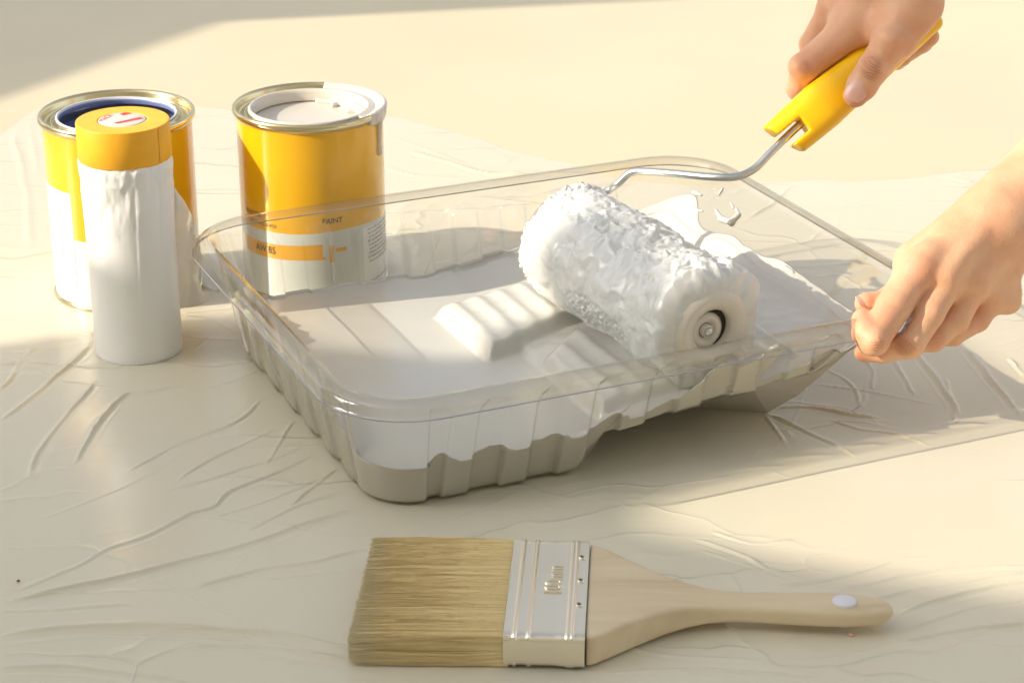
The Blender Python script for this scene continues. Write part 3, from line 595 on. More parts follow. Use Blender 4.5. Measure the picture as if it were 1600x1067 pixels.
# ------------------------------------------------------------------ paint cans
def can(cx, cy, label, variant):
    r = thing('paint_can', label, 'paint can', (cx, cy, 0), 'yellow paint cans'); c = (cx, cy, 0)
    n = 180; th = np.arange(n+1)*2*np.pi/n-np.pi           # angle from the camera side, positive to the right
    def ring_at(R, z): return np.stack([cx+R*np.sin(th), cy-R*np.cos(th), z+th*0], -1)
    dg = np.degrees(th)
    zw = 5.15+.12*np.sin(th*2.1+.4)-.05*np.cos(th*4)
    zt = 4.30+.10*np.sin(th*2.4+.3); zb = 3.18+.05*np.sin(th*3+1)
    R = 5.1
    rows = [(.25+th*0, 0), (zb, 0), (zt, 1), (zw, 0), (12.35+th*0, 2)]
    Vb = []; Fb = []; mi = []; prev = None; sub = [1, 6, 4, 4, 10]
    zlev = [.25+th*0]; mats = []
    for (z1, mm), k in zip(rows[1:], sub[1:]):
        z0 = zlev[-1]
        for j in range(1, k+1): zlev.append(z0+(z1-z0)*j/k); mats.append({0: 0, 1: 1, 2: 2}[mm])
    Vb = np.concatenate([ring_at(R, z) for z in zlev]); m_ = n+1
    Fq = gridF(len(zlev), m_); mi = np.repeat(mats, m_-1)
    # orange band only where it is painted
    if variant == 2:
        col = np.tile(dg[:-1], len(mats)); mi = np.where((mi == 1) & ((col < -66) | (col > 11)), 0, mi)
    else:
        col = np.tile(dg[:-1], len(mats)); mi = np.where((mi == 1), 0, mi)
    mk('can_body', Vb, Fq, [M['pale'], M['orange'], M['yellow']], r, mi=mi)
    V, F = lathe([(4.9, .12), (5.12, .0), (5.2, .06), (5.22, .18), (5.16, .3), (5.08, .34)], c, 120); mk('bottom_seam', V, F, M['tin'], r)
    V, F = lathe([(5.09, 12.3), (5.18, 12.42), (5.3, 12.5), (5.36, 12.66), (5.34, 12.9), (5.24, 13.0), (5.12, 12.97), (5.03, 12.8), (4.98, 12.45), (4.9, 12.32), (4.7, 12.3), (4.58, 12.42), (4.48, 12.62), (4.42, 12.5), (4.38, 12.3), (4.3, 12.32), (4.22, 12.62), (4.15, 12.68), (4.08, 12.6), (4.06, 12.2), (4.3, 11.6), (4.95, 11.3), (5.02, 11.0)], c, 160)
    mk('rim', V, F, M['tin'], r)
    def wrap(curve_w, text, a0, z0, size, m, cond=1.0, slant=0., bold=0.):
        cu = bpy.data.curves.new('t', 'FONT'); cu.body = text; cu.size = 1; cu.resolution_u = 3; cu.offset = bold
        o = bpy.data.objects.new('t', cu); COL.objects.link(o); dgr = bpy.context.evaluated_depsgraph_get(); me = bpy.data.meshes.new_from_object(o.evaluated_get(dgr))
        v = np.array([q.co[:] for q in me.vertices]); fs = [tuple(p.vertices) for p in me.polygons]; bpy.data.objects.remove(o); bpy.data.curves.remove(cu); bpy.data.meshes.remove(me)
        x = v[:, 0]*size*cond; y = v[:, 1]*size; an = math.radians(a0)+x/R; z = z0+y+slant*x
        W = np.stack([cx+(R+.015)*np.sin(an), cy-(R+.015)*np.cos(an), z], -1)
        return mk('lettering', W, fs, m, r, smooth=False)
    def patch(name, a0, a1, z0, z1, m, dr=.012, edge=False, par=None):
        k = 24; an = np.radians(np.linspace(a0, a1, k)); zz = np.linspace(z0, z1, 8); A_, Z_ = np.meshgrid(an, zz, indexing='ij')
        V = np.stack([cx+(R+dr)*np.sin(A_), cy-(R+dr)*np.cos(A_), Z_], -1).reshape(-1, 3); return mk(name, V, gridF(k, 8), m, par or r)
    def prints(par, a0, a1, z0, z1, rows_, m, h=.13):
        Vv_ = []; Ff = []; random.seed(int(a0*7)+3)
        for i in range(rows_):
            z = z1-(i+.5)*(z1-z0)/rows_; a = a0+random.uniform(0, 2); end = a1-random.uniform(0, (a1-a0)*.35)
            while a < end:
                w = random.uniform(.8, 3.5); hh = h*random.uniform(.5, 1.1); k = len(Vv_)
                for (aa, z2) in ((a, z), (a+w, z), (a+w, z+hh), (a, z+hh)): t = math.radians(aa); Vv_.append((cx+(R+.03)*math.sin(t), cy-(R+.03)*math.cos(t), z2))
                Ff.append((k, k+1, k+2, k+3)); a += w+random.uniform(.5, 1.1)
        o = mk('small_print', Vv_, Ff, m, par, smooth=False); o['kind'] = 'stuff'
    if variant == 2:
        wrap(1, 'WATER', -59.5, 5.95, .52, M['ink']); wrap(1, 'MIXING BASE', -53, 5.42, .36, M['ink'], 1.2)
        wrap(1, 'PAINT', 12, 5.85, .55, M['ink'], .95, 0, .01); wrap(1, 'AW B5', -47, 3.5, .72, M['ink'], .85, 0, .012)
        lb = patch('back_label', 47, 100, .35, 5.0, M['label'])
        prints(lb, 52, 92, 2.2, 4.9, 9, M['greyink'], .16); prints(lb, 50, 92, .75, 1.0, 1, M['greyink'], .12)
        # ragged end of the orange stroke and its drip
        for (a0, a1, z0, z1) in ((17, 20.5, 2.95, 4.25), (22, 31, 3.72, 4.0), (11, 14, 3.25, 3.45)): patch('orange_stroke', a0, a1, z0, z1, M['orange'], .01)
    else:
        lb = patch('side_label', -106, -32.5, 1.45, 8.45, M['label'])
        prints(lb, -88, -38, 4.5, 7.9, 11, M['greyink'], .07); prints(lb, -84, -40, 2.0, 3.4, 4, M['greyink'], .06)
        for (a0, a1, z0, z1) in ((-33, -32.5, 1.45, 5.1), (-70, -32.5, 1.42, 1.47)): patch('outline', a0, a1, z0, z1, M['greyink'], .02, par=lb)
        patch('orange_stroke', 36, 80, 3.2, 4.3, M['orange'], .012)
    return r
c1 = can(-27.2, 141.9, 'open yellow paint can with blue lined mouth behind the masking roll', 1)
V, F = lathe([(5.0, 11.0), (4.6, 12.1), (4.08, 12.45), (4.10, 12.72), (4.0, 12.76), (3.94, 12.5), (4.5, 11.5), (4.75, 9), (4.75, 2), (.01, 2)], (-27.2, 141.9, 0), 120); mk('inner_lining', V, F, M['blue'], c1)
V, F = lathe([(4.12, 12.6), (4.16, 12.74), (4.08, 12.8), (3.98, 12.74), (3.97, 12.6)], (-27.2, 141.9, 0), 120); mk('mouth_ring', V, F, M['plug'], c1)
c2 = can(-14.1, 143.7, 'open yellow paint can full of white paint with paint spilled over its rim', 2)
V, F = lathe([(4.6, 11.98), (4.0, 11.92), (2, 11.9), (.01, 11.9)], (-14.1, 143.7, 0), 120); pf = mk('paint_fill', V, F, M['paintsmooth'], c2)
V, F = lathe([(4.22, 12.5), (4.27, 12.7), (4.18, 12.84), (4.05, 12.82), (3.95, 12.6), (3.93, 12.0)], (-14.1, 143.7, 0), 120); mk('painted_mouth', V, F, M['paintsmooth'], c2)
# spilled paint over the rim (right side) with a drip
CC = np.array([-14.1, 143.7, 0], np.float32)
def spill(P):
    q = P-CC; r = np.hypot(q[..., 0], q[..., 1]); an = np.degrees(np.arctan2(q[..., 0], -q[..., 1])); z = q[..., 2]
    nz = .5*np.sin(an*.16)+.3*np.sin(an*.41+1)
    zt = np.interp(r, [3.9, 4.2, 4.6, 5.0, 5.25, 5.45], [12.4, 12.84, 12.72, 12.98, 13.05, 12.8])
    d = np.maximum(z-zt, 12.2-z+0*r); d = smax(d, np.abs(r-4.74)-(.62+.02*nz), .12)
    aa = np.maximum(56-an, an-172-3*nz)*.09; d = smax(d, aa, .2)
    d2 = smax(smax(np.abs(r-5.30)-.10, np.maximum(12.9-.35-z+nz*.15-.1*np.cos((an-80)*.12), z-13), .08), np.maximum(58-an, an-120)*.09, .1); d = smin(d, d2, .12)
    t = math.radians(72); a = CC+np.array([5.3*math.sin(t), -5.3*math.cos(t), 12.9], np.float32)
    for dt, zl, ra, rb_ in ((0, 10.3, .22, .19), (-7, 12.1, .3, .12), (7, 11.9, .28, .12)):
        t = math.radians(72+dt); a0 = CC+np.array([5.22*math.sin(t), -5.22*math.cos(t), 12.8], np.float32); b0 = CC+np.array([5.12*math.sin(t), -5.12*math.cos(t), zl], np.float32); d = smin(d, cone(P, a0, b0, ra, rb_), .2)
    t = math.radians(72); d = smin(d, cone(P, CC+np.array([5.14*math.sin(t), -5.14*math.cos(t), 10.25], np.float32), CC+np.array([5.12*math.sin(t), -5.12*math.cos(t), 9.95], np.float32), .2, .25), .1)
    # thick lip of paint folding into the mouth
    for a0, a1, r0, r1, w in ((176, 155, 3.8, 3.78, .2), (155, 130, 3.78, 3.7, .32), (130, 105, 3.7, 3.7, .36), (105, 80, 3.7, 3.72, .36), (80, 60, 3.72, 3.8, .28), (150, 152, 3.7, 3.0, .2), (112, 116, 3.6, 2.9, .24), (78, 76, 3.7, 3.0, .2)):
        p0 = CC+np.array([r0*math.sin(math.radians(a0)), -r0*math.cos(math.radians(a0)), 12.02], np.float32); p1 = CC+np.array([r1*math.sin(math.radians(a1)), -r1*math.cos(math.radians(a1)), 12.02], np.float32); d = smin(d, cone(P, p0, p1, w, w*.9), .15)
    return d
V, F = surface_nets(spill, CC+(-1.5, -5.8, 9.3), CC+(5.9, 5.9, 13.6), .07); mk('spilled_paint', V, F, M['paintsmooth'], c2)

# ------------------------------------------------------------------ pre-taped masking film roll
rx, ry = -24.72, 130.7
roll = thing('masking_film_roll', 'upright white masking film roll topped by a band of orange tape', 'masking film', (rx, ry, 0))
nT, nz = 220, 150; th = np.arange(nT)*2*np.pi/nT; zz = np.linspace(0, 13.6, nz); TH, ZZ = np.meshgrid(th, zz, indexing='ij')
pc = np.stack([np.cos(TH)*2.8, np.sin(TH)*2.8, ZZ*.35], -1); up_ = sstep(6.5, 13.2, ZZ)
cr = 1-np.abs(fbm(pc*1.1, 3))*3; R2 = 2.86+.03*fbm(pc*.5, 2)+up_*(.10*np.clip(cr, -.5, 1)+.10*fbm(pc*1.6+4, 3))+.12*sstep(11.8, 12.9, ZZ)*(.4+.9*np.abs(fbm(np.stack([np.cos(TH)*2.6, np.sin(TH)*2.6, ZZ*1.1], -1), 3)))-.16*sstep(13.0, 13.6, ZZ)
R2 = R2-.05*sstep(.15, 0, ZZ)
for a0_, w_, h_ in ((-1.35, .05, .05), (-.75, .04, .04), (-2.2, .06, .035)):
    da = (TH-a0_-.03*ZZ*.3+np.pi) % (2*np.pi)-np.pi; R2 = R2+h_*sstep(0, w_, da)*sstep(.7, .1, da)*sstep(2, 9, ZZ)
V = np.stack([rx+R2*np.cos(TH), ry+R2*np.sin(TH), ZZ+.05], -1)
mk('film_wrap', V.reshape(-1, 3), gridF(nT, nz, cu=True), M['film'], roll)
V, F = lathe([(2.86, 0.06), (1.0, .06), (1.0, .3)], (rx, ry, 0), 60); mk('film_base', V, F, M['film'], roll)
V, F = lathe([(2.6, 13.35), (2.92, 13.36), (2.96, 13.42), (2.97, 14.5), (2.96, 15.72), (2.93, 15.78)], (rx, ry, 0), 140); tp = mk('tape', V, F, M['tape'], roll)
pr = [(2.93, 15.78)]+[(2.93-k*.05, 15.79+(.012 if k % 2 else 0)) for k in range(1, 27)]+[(1.55, 15.78), (1.52, 15.5)]
V, F = lathe(pr, (rx, ry, 0), 140); mk('tape_edge', V, F, M['tapetop'], tp)
t = np.radians(np.linspace(-33, -27, 6)); V = [(rx+3.0*math.cos(a), ry+3.0*math.sin(a), z) for a in t for z in np.linspace(13.4, 15.7, 5)]; mk('tape_end', V, gridF(6, 5), M['tape'], tp)
cl = [(1.55, 15.7), (1.50, 15.8), (1.38, 15.84), (.02, 15.84)]
V, F = lathe(cl, (rx, ry, 0), 80); co = mk('core_label', V, F, M['core'], roll)
def flat(name, poly, m, par, z=15.86): return mk(name, [(rx+x, ry+y, z) for x, y in poly], [tuple(range(len(poly)))], m, par, smooth=False)
def bar(y0, y1, x0, x1): return [(x0, y0), (x1, y1), (x1+.0, y1+.3), (x0, y0+.3)]
def rot(poly, a): c_, s_ = math.cos(a), math.sin(a); return [(x*c_-y*s_, x*s_+y*c_) for x, y in poly]
flat('red_stripe', rot([(-.75, -.62), (-.55, -.88), (1.25, -.50), (1.12, -.15)], .45), M['red'], co)
flat('red_mark', [(-.02, .75), (.42, 1.25), (-.1, 1.38), (-.35, .98)], M['red'], co)
cu = bpy.data.curves.new('t', 'FONT'); cu.body = 'MACK'; cu.size = .62; o = bpy.data.objects.new('t', cu); COL.objects.link(o)
me = bpy.data.meshes.new_from_object(o.evaluated_get(bpy.context.evaluated_depsgraph_get())); v = np.array([q.co[:] for q in me.vertices]); fs = [tuple(p.vertices) for p in me.polygons]; bpy.data.objects.remove(o)
ang = math.radians(70); v2 = np.stack([-1.12+v[:, 0]*math.cos(ang)*.7-v[:, 1]*math.sin(ang), -.6+v[:, 0]*math.sin(ang)*.9+v[:, 1]*math.cos(ang)], -1)
mk('lettering', [(rx+x, ry+y, 15.865) for x, y in v2], fs, M['red'], co, smooth=False)
# loose torn flap of film on the far right side
fl_px = {0.: [(262, 290), (276, 306), (300, 338), (303, 366)], 1.: [(278, 482), (295, 480), (310, 476), (326, 470)]}
rowsp = [[(262, 285), (268, 288), (276, 300), (279, 312)], [(262, 320), (275, 318), (290, 322), (301, 341)], [(264, 350), (278, 352), (292, 356), (303, 366)], [(266, 385), (280, 388), (298, 392), (316, 400)],
         [(268, 420), (282, 422), (296, 424), (309, 432)], [(270, 450), (285, 450), (302, 448), (316, 452)], [(272, 484), (288, 481), (306, 478), (326, 470)]]
def catm(A, n):
    return spline([tuple(p) for p in A], n)
Rw = np.array([catm([(x, y) for x, y in r_], 12) for r_ in rowsp]); Cw = np.array([catm(Rw[:, j], 10) for j in range(Rw.shape[1])])
ncx, nrx = Cw.shape[:2]; V = []
for j in range(ncx):
    for i in range(nrx):
        x, y = Cw[j, i]; s = j/(ncx-1); yd = 132.0+s*2.6+.35*math.sin(i*.23+s*5)+.3*math.sin(s*9+i*.07)+.25*float(fbm(np.array([x*.05, y*.05, 1.]), 3))
        V.append(aty(x+1.3*float(vnoise(np.array([i*.5, s*3, 2.])))*s, y, yd))
fp = mk('film_flap', V, gridF(ncx, nrx), M['flap'], roll); sm = fp.modifiers.new('t', 'SOLIDIFY'); sm.thickness = .0002

# ------------------------------------------------------------------ brush
BO = np.array([-.1, 95.72, 0]); BA = math.radians(-3.4); bx = np.array([math.cos(BA), math.sin(BA), 0]); by = np.array([-math.sin(BA), math.cos(BA), 0])
brush = thing('paint_brush', 'wide flat brush with pale bristles, tin ferrule and bare wooden handle', 'paint brush', tuple(BO))
def bw(x, y, z): x = np.asarray(x, float); y = np.asarray(y, float); z = np.asarray(z, float); return BO+x[..., None]*bx+y[..., None]*by+z[..., None]*np.array([0, 0, 1.])
def section(n, hw, ht, zc, p=6.):
    t = np.arange(n)*2*np.pi/n; c_, s_ = np.cos(t), np.sin(t); return hw*np.sign(c_)*np.abs(c_)**(2/p), zc+ht*np.sign(s_)*np.abs(s_)**(2/p)
def loft(sts, n, p=6.):
    V = []
    for (x, hw, ht, zc, yc, pp) in sts:
        y, z = section(n, hw, ht, zc, pp); V.append(bw(x+0*y, y+yc, z))
    F = [list(f) for f in gridF(len(sts), n, cv=True)]; F += [list(range(n)), list(range(len(sts)*n-1, (len(sts)-1)*n-1, -1))]
    return np.concatenate(V), F
def rsection(n, hw, ht, zc, r):
    t = np.arange(n)*2*np.pi/n; d = np.stack([np.cos(t), np.sin(t)], -1); per = 4*(hw-r)+4*(ht-r)+2*np.pi*r; y = []; z = []
    segs = [('l', (hw, -(ht-r)), (hw, ht-r)), ('c', (hw-r, ht-r), 0), ('l', (hw-r, ht), (-(hw-r), ht)), ('c', (-(hw-r), ht-r), 90), ('l', (-hw, ht-r), (-hw, -(ht-r))), ('c', (-(hw-r), -(ht-r)), 180), ('l', (-(hw-r), -ht), (hw-r, -ht)), ('c', (hw-r, -(ht-r)), 270)]
    cn_ = [4, 10, n//2-24, 10, 4, 10, n//2-24, 10]; cn_[6] += n-sum(cn_)
    for sg, k in zip(segs, cn_):
        for i in range(k):
            q = i/k
            if sg[0] == 'l': y.append(sg[1][0]+(sg[2][0]-sg[1][0])*q); z.append(zc+sg[1][1]+(sg[2][1]-sg[1][1])*q)
            else: a = math.radians(sg[2]+90*q); y.append(sg[1][0]+r*math.cos(a)); z.append(zc+sg[1][1]+r*math.sin(a))
    return np.array(y), np.array(z)
# ferrule: pressed beads are real ridges
st = []
for x in np.linspace(-.05, 3.95, 121):
    b_ = sum(.07*math.exp(-((x-q)/.085)**2) for q in (.5, 1.2, 3.1, 3.32))-.03*math.exp(-((x-2.0)/.7)**6)-(.05 if .6 < x < 1.1 else 0)*.6
    st.append((x, 5.05+.5*b_, .93+b_, 1.02, 0, 9))
V = np.concatenate([bw(x+0*q[0], q[0], q[1]) for x, hw_, ht_, zc_, _y, _p in st for q in [rsection(160, hw_, ht_, zc_, .42)]]); F = gridF(len(st), 160, cv=True); fe = mk('ferrule', V, F, M['ferrule'], brush)
for yy in (3.0, .55, -1.9):
    V, F = lathe([(.18, 0.0), (.17, .06), (.13, .09), (.11, .0), (.02, -.02)], bw(3.58, yy, 1.955), 20); rv = mk('rivet', V, F, M['ferrule'], brush)
    V, F = lathe([(.12, .05), (.01, .055)], bw(3.58, yy, 1.955), 16); mk('rivet_hole_shade', V, F, M['dark'], rv)  # flat dark disc, painted shade in place of a real hole
cu = bpy.data.curves.new('t', 'FONT'); cu.body = '100mm'; cu.size = .95; cu.extrude = .045; cu.bevel_depth = .006; o = bpy.data.objects.new('t', cu); COL.objects.link(o)
me = bpy.data.meshes.new_from_object(o.evaluated_get(bpy.context.evaluated_depsgraph_get())); v = np.array([q.co[:] for q in me.vertices]); fs = [tuple(p.vertices) for p in me.polygons]; bpy.data.objects.remove(o)
mk('lettering', bw(2.65-v[:, 1]*1.35, -.9+v[:, 0]*1.05, 1.94+v[:, 2]*1.0), fs, M['ferrule'], fe, smooth=False)
# handle
st = []
hx = [3.9, 4.3, 5.0, 6.0, 7.0, 8.0, 9.0, 10.0, 11.5, 13, 14.5, 16, 17.3, 18.2, 18.9, 19.3, 19.45]
hwid = [4.8, 4.78, 4.2, 3.3, 2.5, 1.82, 1.34, 1.05, .88, .93, 1.04, 1.12, 1.10, .95, .72, .42, .15]
hth = [.86, .86, .86, .86, .82, .74, .66, .56, .54, .55, .56, .55, .52, .48, .42, .3, .12]
hyc = [0, 0, 0, .0, .0, .02, .05, .05, .05, .05, .05, .05, .05, .05, .05, .05, .05]
for x in np.linspace(3.9, 19.45, 90):
    w_ = np.interp(x, hx, hwid); t_ = np.interp(x, hx, hth); pp = np.interp(x, [3.9, 7.5, 11], [16, 10, 3.6]); st.append((x, w_, t_, 1.0, np.interp(x, hx, hyc), pp))
V, F = loft(st, 72); hd = mk('handle', V, F, M['wood'], brush); hd.modifiers.new('s', 'SUBSURF').levels = 1
V, F = lathe([(.62, .0), (.62, .08), (.52, .13), (.01, .15)], bw(16.95, .0, 1.5), 40); V = V; pg = mk('handle_plug', V, F, M['plug'], brush)
V, F = lathe([(.5, .0), (.6, .0), (.62, -.12), (.45, -.2), (.01, -.2)], bw(16.9, .0, .5), 30); mk('plug_underside', V, F, M['plug'], brush)
# bristles
V = []; F = []; nb = 9000; r2 = np.random.RandomState(8)
for i in range(nb):
    y0 = r2.uniform(-4.9, 4.9); 
    if i < 6800: z0 = 1.0+.86*(1-abs(r2.normal(0, .10)))*(1 if r2.rand() < .72 else -1); z0 = min(1.84, max(.14, z0))
    else: z0 = r2.uniform(.15, 1.85); y0 = math.copysign(4.93-abs(r2.normal(0, .05)), -1 if r2.rand() < .75 else 1)
    L = r2.normal(7.55, .08)-.25*r2.rand()**4; y1 = y0*1.02+r2.normal(0, .10); z1 = 1.0+(z0-1.0)*r2.uniform(.62, .92)-.08+r2.normal(0, .03); z1 = max(z1, .1); bow = r2.normal(0, .05); bz = .10*math.copysign(1, z0-1)
    w = r2.uniform(.014, .026); k = len(V)
    for t in (0, .35, .7, 1.):
        x = .2-(L+.2)*t; yy = y0+(y1-y0)*t+bow*math.sin(t*3.14); zz_ = z0+(z1-z0)*t**1.6+bz*math.sin(t*3.14)*.6; ww = w*(1-.45*t)
        p = bw(x, yy, zz_); V += [p+by*ww, p-by*ww*.5+np.array([0, 0, ww*.87]), p-by*ww*.5-np.array([0, 0, ww*.87])]
    for s in range(3):
        a = k+3*s
        for e_ in range(3): F.append((a+e_, a+(e_+1) % 3, a+3+(e_+1) % 3, a+3+e_))
br = mk('bristles', np.array(V), np.array(F), M['bristle'], brush); br['kind'] = 'stuff'
st = [(x, 4.85+.2*(-x/7.5), .84-.26*(-x/7.2)**1.5 if x < 0 else .84, 1.0-.02*(-min(x, 0)), 0, 5) for x in np.linspace(.1, -7.1, 20)]
V, F = loft(st, 60); mk('bristle_core', V, F, M['bristle'], brush)
pk = mk('pink_drop', *lathe([(.01, 0.02), (.16, .03), (.13, .12), (.01, .18)], atz(1329, 993, 0), 16), M['nail']); tag(pk, 'tiny pink drip on the sheet under the brush handle end', 'drip')
sp_ = mk('speck', *lathe([(.01, .08), (.1, .1), (.07, .16), (.01, .18)], atz(29, 910, 0), 12), M['speck']); tag(sp_, 'tiny brown speck on the plastic sheet at far left', 'speck')

# ------------------------------------------------------------------ hands
def hand(name, palm, fingers, extra, lo, hi, h, label, key, spots, carve=(), kp=.9):
    f32 = lambda p: np.array(p, np.float32)
    def f(P):
        d = None
        for a, b_, ra, rb_ in palm:
            q = cone(P, a, b_, ra, rb_); d = q if d is None else smin(d, q, kp)
        dp = d
        for ch, kj in fingers:
            df = None
            for (a, ra), (b_, rb_) in zip(ch[:-1], ch[1:]):
                q = cone(P, a, b_, ra, rb_); df = q if df is None else smin(df, q, .22)
            df = smin(dp, df, kj); d = smin(d, df, .05)
        for a, b_, r_, k, sg in extra:
            q = cone(P, a, b_, r_, r_*.9); d = smin(d, q, k) if sg > 0 else smax(d, -q, k)
        for a, b_, r_ in carve:
            d = smax(d, -cone(P, a, b_, r_, r_), .05)
        return d
    V, F = surface_nets(f, lo, hi, h)
    # drop small stray bits is not needed: the hand is one surface; relax once for skin smoothness
    nv = len(V); acc = np.zeros_like(V); cnt = np.zeros(nv)
    for k in range(4):
        a = F[:, k]; b_ = F[:, (k+1) % 4]; np.add.at(acc, a, V[b_]); np.add.at(cnt, a, 1)
    V = V*.4+.6*acc/cnt[:, None]
    o = thing(name, label, 'hand', tuple(palm[0][0])); m, q = SK[key]; creases(m, q, palm[0][0], spots); return o, mk('skin', V, F, m, o)
A_ = lambda x, y, Y: tuple(aty(x, y, Y))
def nail(par, c, ax, nrm, L, W_, curl=.35):
    ax = np.array(ax, float); ax /= np.linalg.norm(ax); n_ = np.array(nrm, float); n_ -= ax*(n_@ax); n_ /= np.linalg.norm(n_); s_ = np.cross(ax, n_); k = 17; V = []
    for i in range(k):
        for j in range(k):
            a = (i/(k-1)*2-1); b_ = (j/(k-1)*2-1); aa = a*math.sqrt(1-b_*b_*.42); bb = b_*math.sqrt(1-a*a*.42)
            rr = a*a*b_*b_; V.append(np.array(c)+ax*aa*L+s_*bb*W_+n_*(-curl*bb*bb*W_-.10*aa*aa*L))
    o = mk('nail', np.array(V), gridF(k, k), M['nail'], par); sm = o.modifiers.new('t', 'SOLIDIFY'); sm.thickness = .0006; sm.offset = -1; return o
# hand on the grip
pA = [(A_(1395, -130, 139), A_(1370, -30, 137.6), 2.7, 2.2), (A_(1370, -30, 137.6), A_(1332, 38, 136.6), 1.9, 1.35), (A_(1360, -25, 139), A_(1306, 12, 138.6), 1.8, 1.2),
      (A_(1400, -40, 136.5), A_(1424, 5, 135.3), 2.0, 1.85), (A_(1424, 5, 135.3), A_(1402, 58, 134.1), 1.85, 1.38), (A_(1395, -130, 139), A_(1450, -420, 146), 2.7, 3.1), (A_(1340, 30, 137), A_(1385, 45, 135.4), 1.3, 1.2)]
fA = [([(A_(1335, 42, 136.6), 1.25), (A_(1258, 106, 136.0), 1.0), (A_(1248, 138, 137.6), .82), (A_(1275, 160, 139.3), .75)], .75),
      ([(A_(1306, 12, 138.6), 1.1), (A_(1270, 70, 140.0), .9), (A_(1300, 120, 141.5), .8), (A_(1402, 94, 139.5), .62), (A_(1411, 91, 138.2), .55)], .5),
      ([(A_(1330, -10, 140), 1.1), (A_(1340, 60, 141.8), .9), (A_(1400, 90, 141), .8), (A_(1440, 66, 138.9), .72), (A_(1453, 58, 137.9), .62)], .5),
      ([(A_(1370, -30, 140), 1.0), (A_(1390, 40, 141.6), .8), (A_(1448, 42, 140.0), .68), (A_(1461, 36, 138.6), .5)], .5),
      ([(A_(1398, 60, 134.1), 1.22), (A_(1364, 108, 133.2), 1.02), (A_(1347, 134, 133.0), .98), (A_(1337, 149, 133.05), .80)], .5)]
exA = [(A_(1392, 62, 133.1), A_(1390, 68, 133.1), 1.0, .5, 1), (A_(1364, 106, 132.7), A_(1362, 110, 132.7), .78, .4, 1), (A_(1248, 104, 135.7), A_(1250, 108, 135.7), .72, .3, 1)]
def crease(x0, y0, x1, y1, Y, bow=4, r_=.05):
    p = [A_(x0+(x1-x0)*t+bow*math.sin(math.pi*t)*.7, y0+(y1-y0)*t-bow*math.sin(math.pi*t), Y) for t in np.linspace(0, 1, 5)]; return [(p[i], p[i+1], r_) for i in range(4)]
cA = crease(1347, 94, 1376, 113, 132.02)+crease(1343, 101, 1372, 120, 131.98)+crease(1344, 107, 1365, 120, 132.0)+crease(1352, 90, 1374, 103, 132.1, 3, .04)
P_ = np.array([q for s in pA[:5]+pA[6:] for q in s[:2]]+[q[0] for ch, _ in fA for q in ch])
hA, sA = hand('hand', pA, fA, exA, P_.min(0)-(2.6, 2.4, 2.2), P_.max(0)+(2.9, 3.2, 6.5), .095, 'bare hand gripping the yellow roller handle with its thumb on top', 'gripping_hand', [(A_(1360, 106, 132.3), np.array(A_(1364, 108, 133.2))-np.array(A_(1337, 149, 133.05)), .95, .42, 1.0), (A_(1256, 106, 135.1), np.array(A_(1335, 42, 136))-np.array(A_(1258, 106, 136)), .6, .35, .35), (A_(1337, 155, 132.6), (0, 0, 1), .9, .5, .05), (A_(1244, 140, 137.2), (0, 0, 1), 1.0, .5, .05)])
nail(hA, aty(1337.5, 143, 132.03), np.array(aty(1337, 149, 133.05))-np.array(aty(1364, 108, 133.2)), (-.12, -.90, .42), .70, .68, .45)
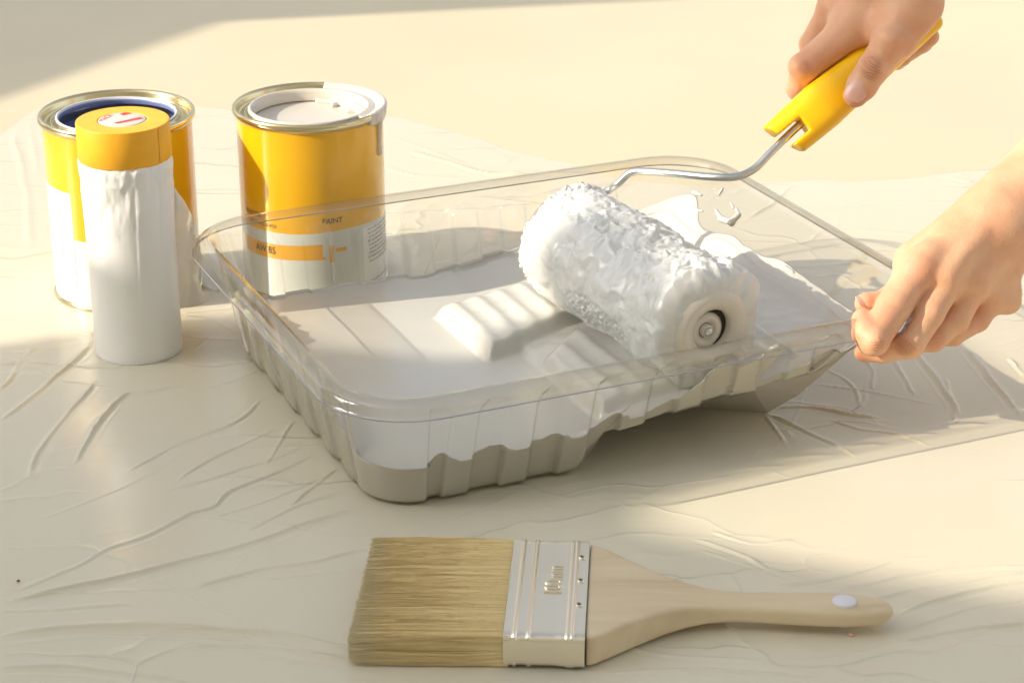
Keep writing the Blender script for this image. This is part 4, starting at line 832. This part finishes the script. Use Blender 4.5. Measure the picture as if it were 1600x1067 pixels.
# hand holding the tray rim
pB = [(A_(1556, 345, 123.5), A_(1432, 428, 119.6), 2.1, 1.2), (A_(1556, 350, 123.8), A_(1476, 442, 119.8), 2.3, 1.15), (A_(1562, 360, 124), A_(1516, 448, 120.6), 2.2, 1.1), (A_(1568, 380, 124.2), A_(1550, 462, 121.8), 1.9, 1.15),
      (A_(1500, 375, 123), A_(1430, 410, 122.5), 1.9, 1.3), (A_(1556, 350, 123.5), A_(1594, 318, 125), 2.4, 2.45), (A_(1594, 318, 125), A_(1800, 105, 131), 2.5, 3.2)]
fB = [([(A_(1430, 428, 119.7), 1.16), (A_(1396, 480, 117.7), 1.04), (A_(1364, 531, 115.7), .94), (A_(1352, 520, 115.9), .78), (A_(1348, 500, 117.2), .68)], .55),
      ([(A_(1476, 442, 119.8), 1.08), (A_(1451, 490, 118.1), .92), (A_(1422, 538, 116.8), .84), (A_(1380, 549, 116.8), .68), (A_(1350, 550, 117.4), .60)], .38),
      ([(A_(1516, 448, 120.6), 1.0), (A_(1494, 500, 119.3), .80), (A_(1458, 530, 118.4), .74), (A_(1405, 537, 118.6), .66)], .38),
      ([(A_(1550, 462, 121.8), .95), (A_(1528, 500, 120.8), .70), (A_(1490, 524, 119.9), .62), (A_(1445, 530, 119.9), .56)], .38),
      ([(A_(1430, 410, 122.5), 1.1), (A_(1408, 455, 120.6), .92), (A_(1382, 474, 119.4), .80), (A_(1353, 475, 118.8), .68)], .5)]
exB = [(A_(1366, 530, 115.3), A_(1370, 534, 115.3), .62, .4, 1), (A_(1420, 536, 116.3), A_(1424, 536, 116.3), .55, .4, 1),
       (A_(1440, 414, 119.5), A_(1446, 405, 119.8), .85, 1.0, 1), (A_(1480, 430, 119.5), A_(1484, 422, 119.7), .8, .9, 1), (A_(1518, 440, 120.2), A_(1521, 434, 120.4), .72, .8, 1),
       (A_(1480, 430, 118.9), A_(1530, 365, 121.0), .35, .7, 1), (A_(1518, 440, 119.8), A_(1548, 385, 121.8), .32, .7, 1), (A_(1575, 470, 122.2), A_(1577, 460, 122.4), .85, .7, 1)]
cB = crease(1366, 548, 1376, 534, 114.55, 2, .05)+crease(1361, 549, 1369, 536, 114.5, 2, .04)
P_ = np.array([q for s in pB[:6] for q in s[:2]]+[q[0] for ch, _ in fB for q in ch])
hB, sB = hand('hand', pB, fB, exB, P_.min(0)-(2.4, 2.4, 2.4), P_.max(0)+(9, 6.5, 12), .11, 'bare hand and wrist holding the right corner of the clear tray', 'steadying_hand', [(A_(1370, 536, 114.9), (.1, -.3, .6), .6, .36, .8), (A_(1415, 545, 115.8), (.6, -.3, .5), .8, .3, .8), (A_(1348, 505, 116.5), (0, 0, 1), 1.0, .5, .05), (A_(1356, 552, 116.8), (0, 0, 1), 1.1, .5, .05), (A_(1460, 530, 117.8), (0, 0, 1), 1.0, .4, .3), (A_(1436, 424, 118.8), (0, 0, 1), 1.6, .5, .08)])
nail(hB, aty(1349, 469, 118.45), np.array(aty(1356, 471, 119.0))-np.array(aty(1382, 471, 119.6)), (-.1, -.5, .86), .5, .42)
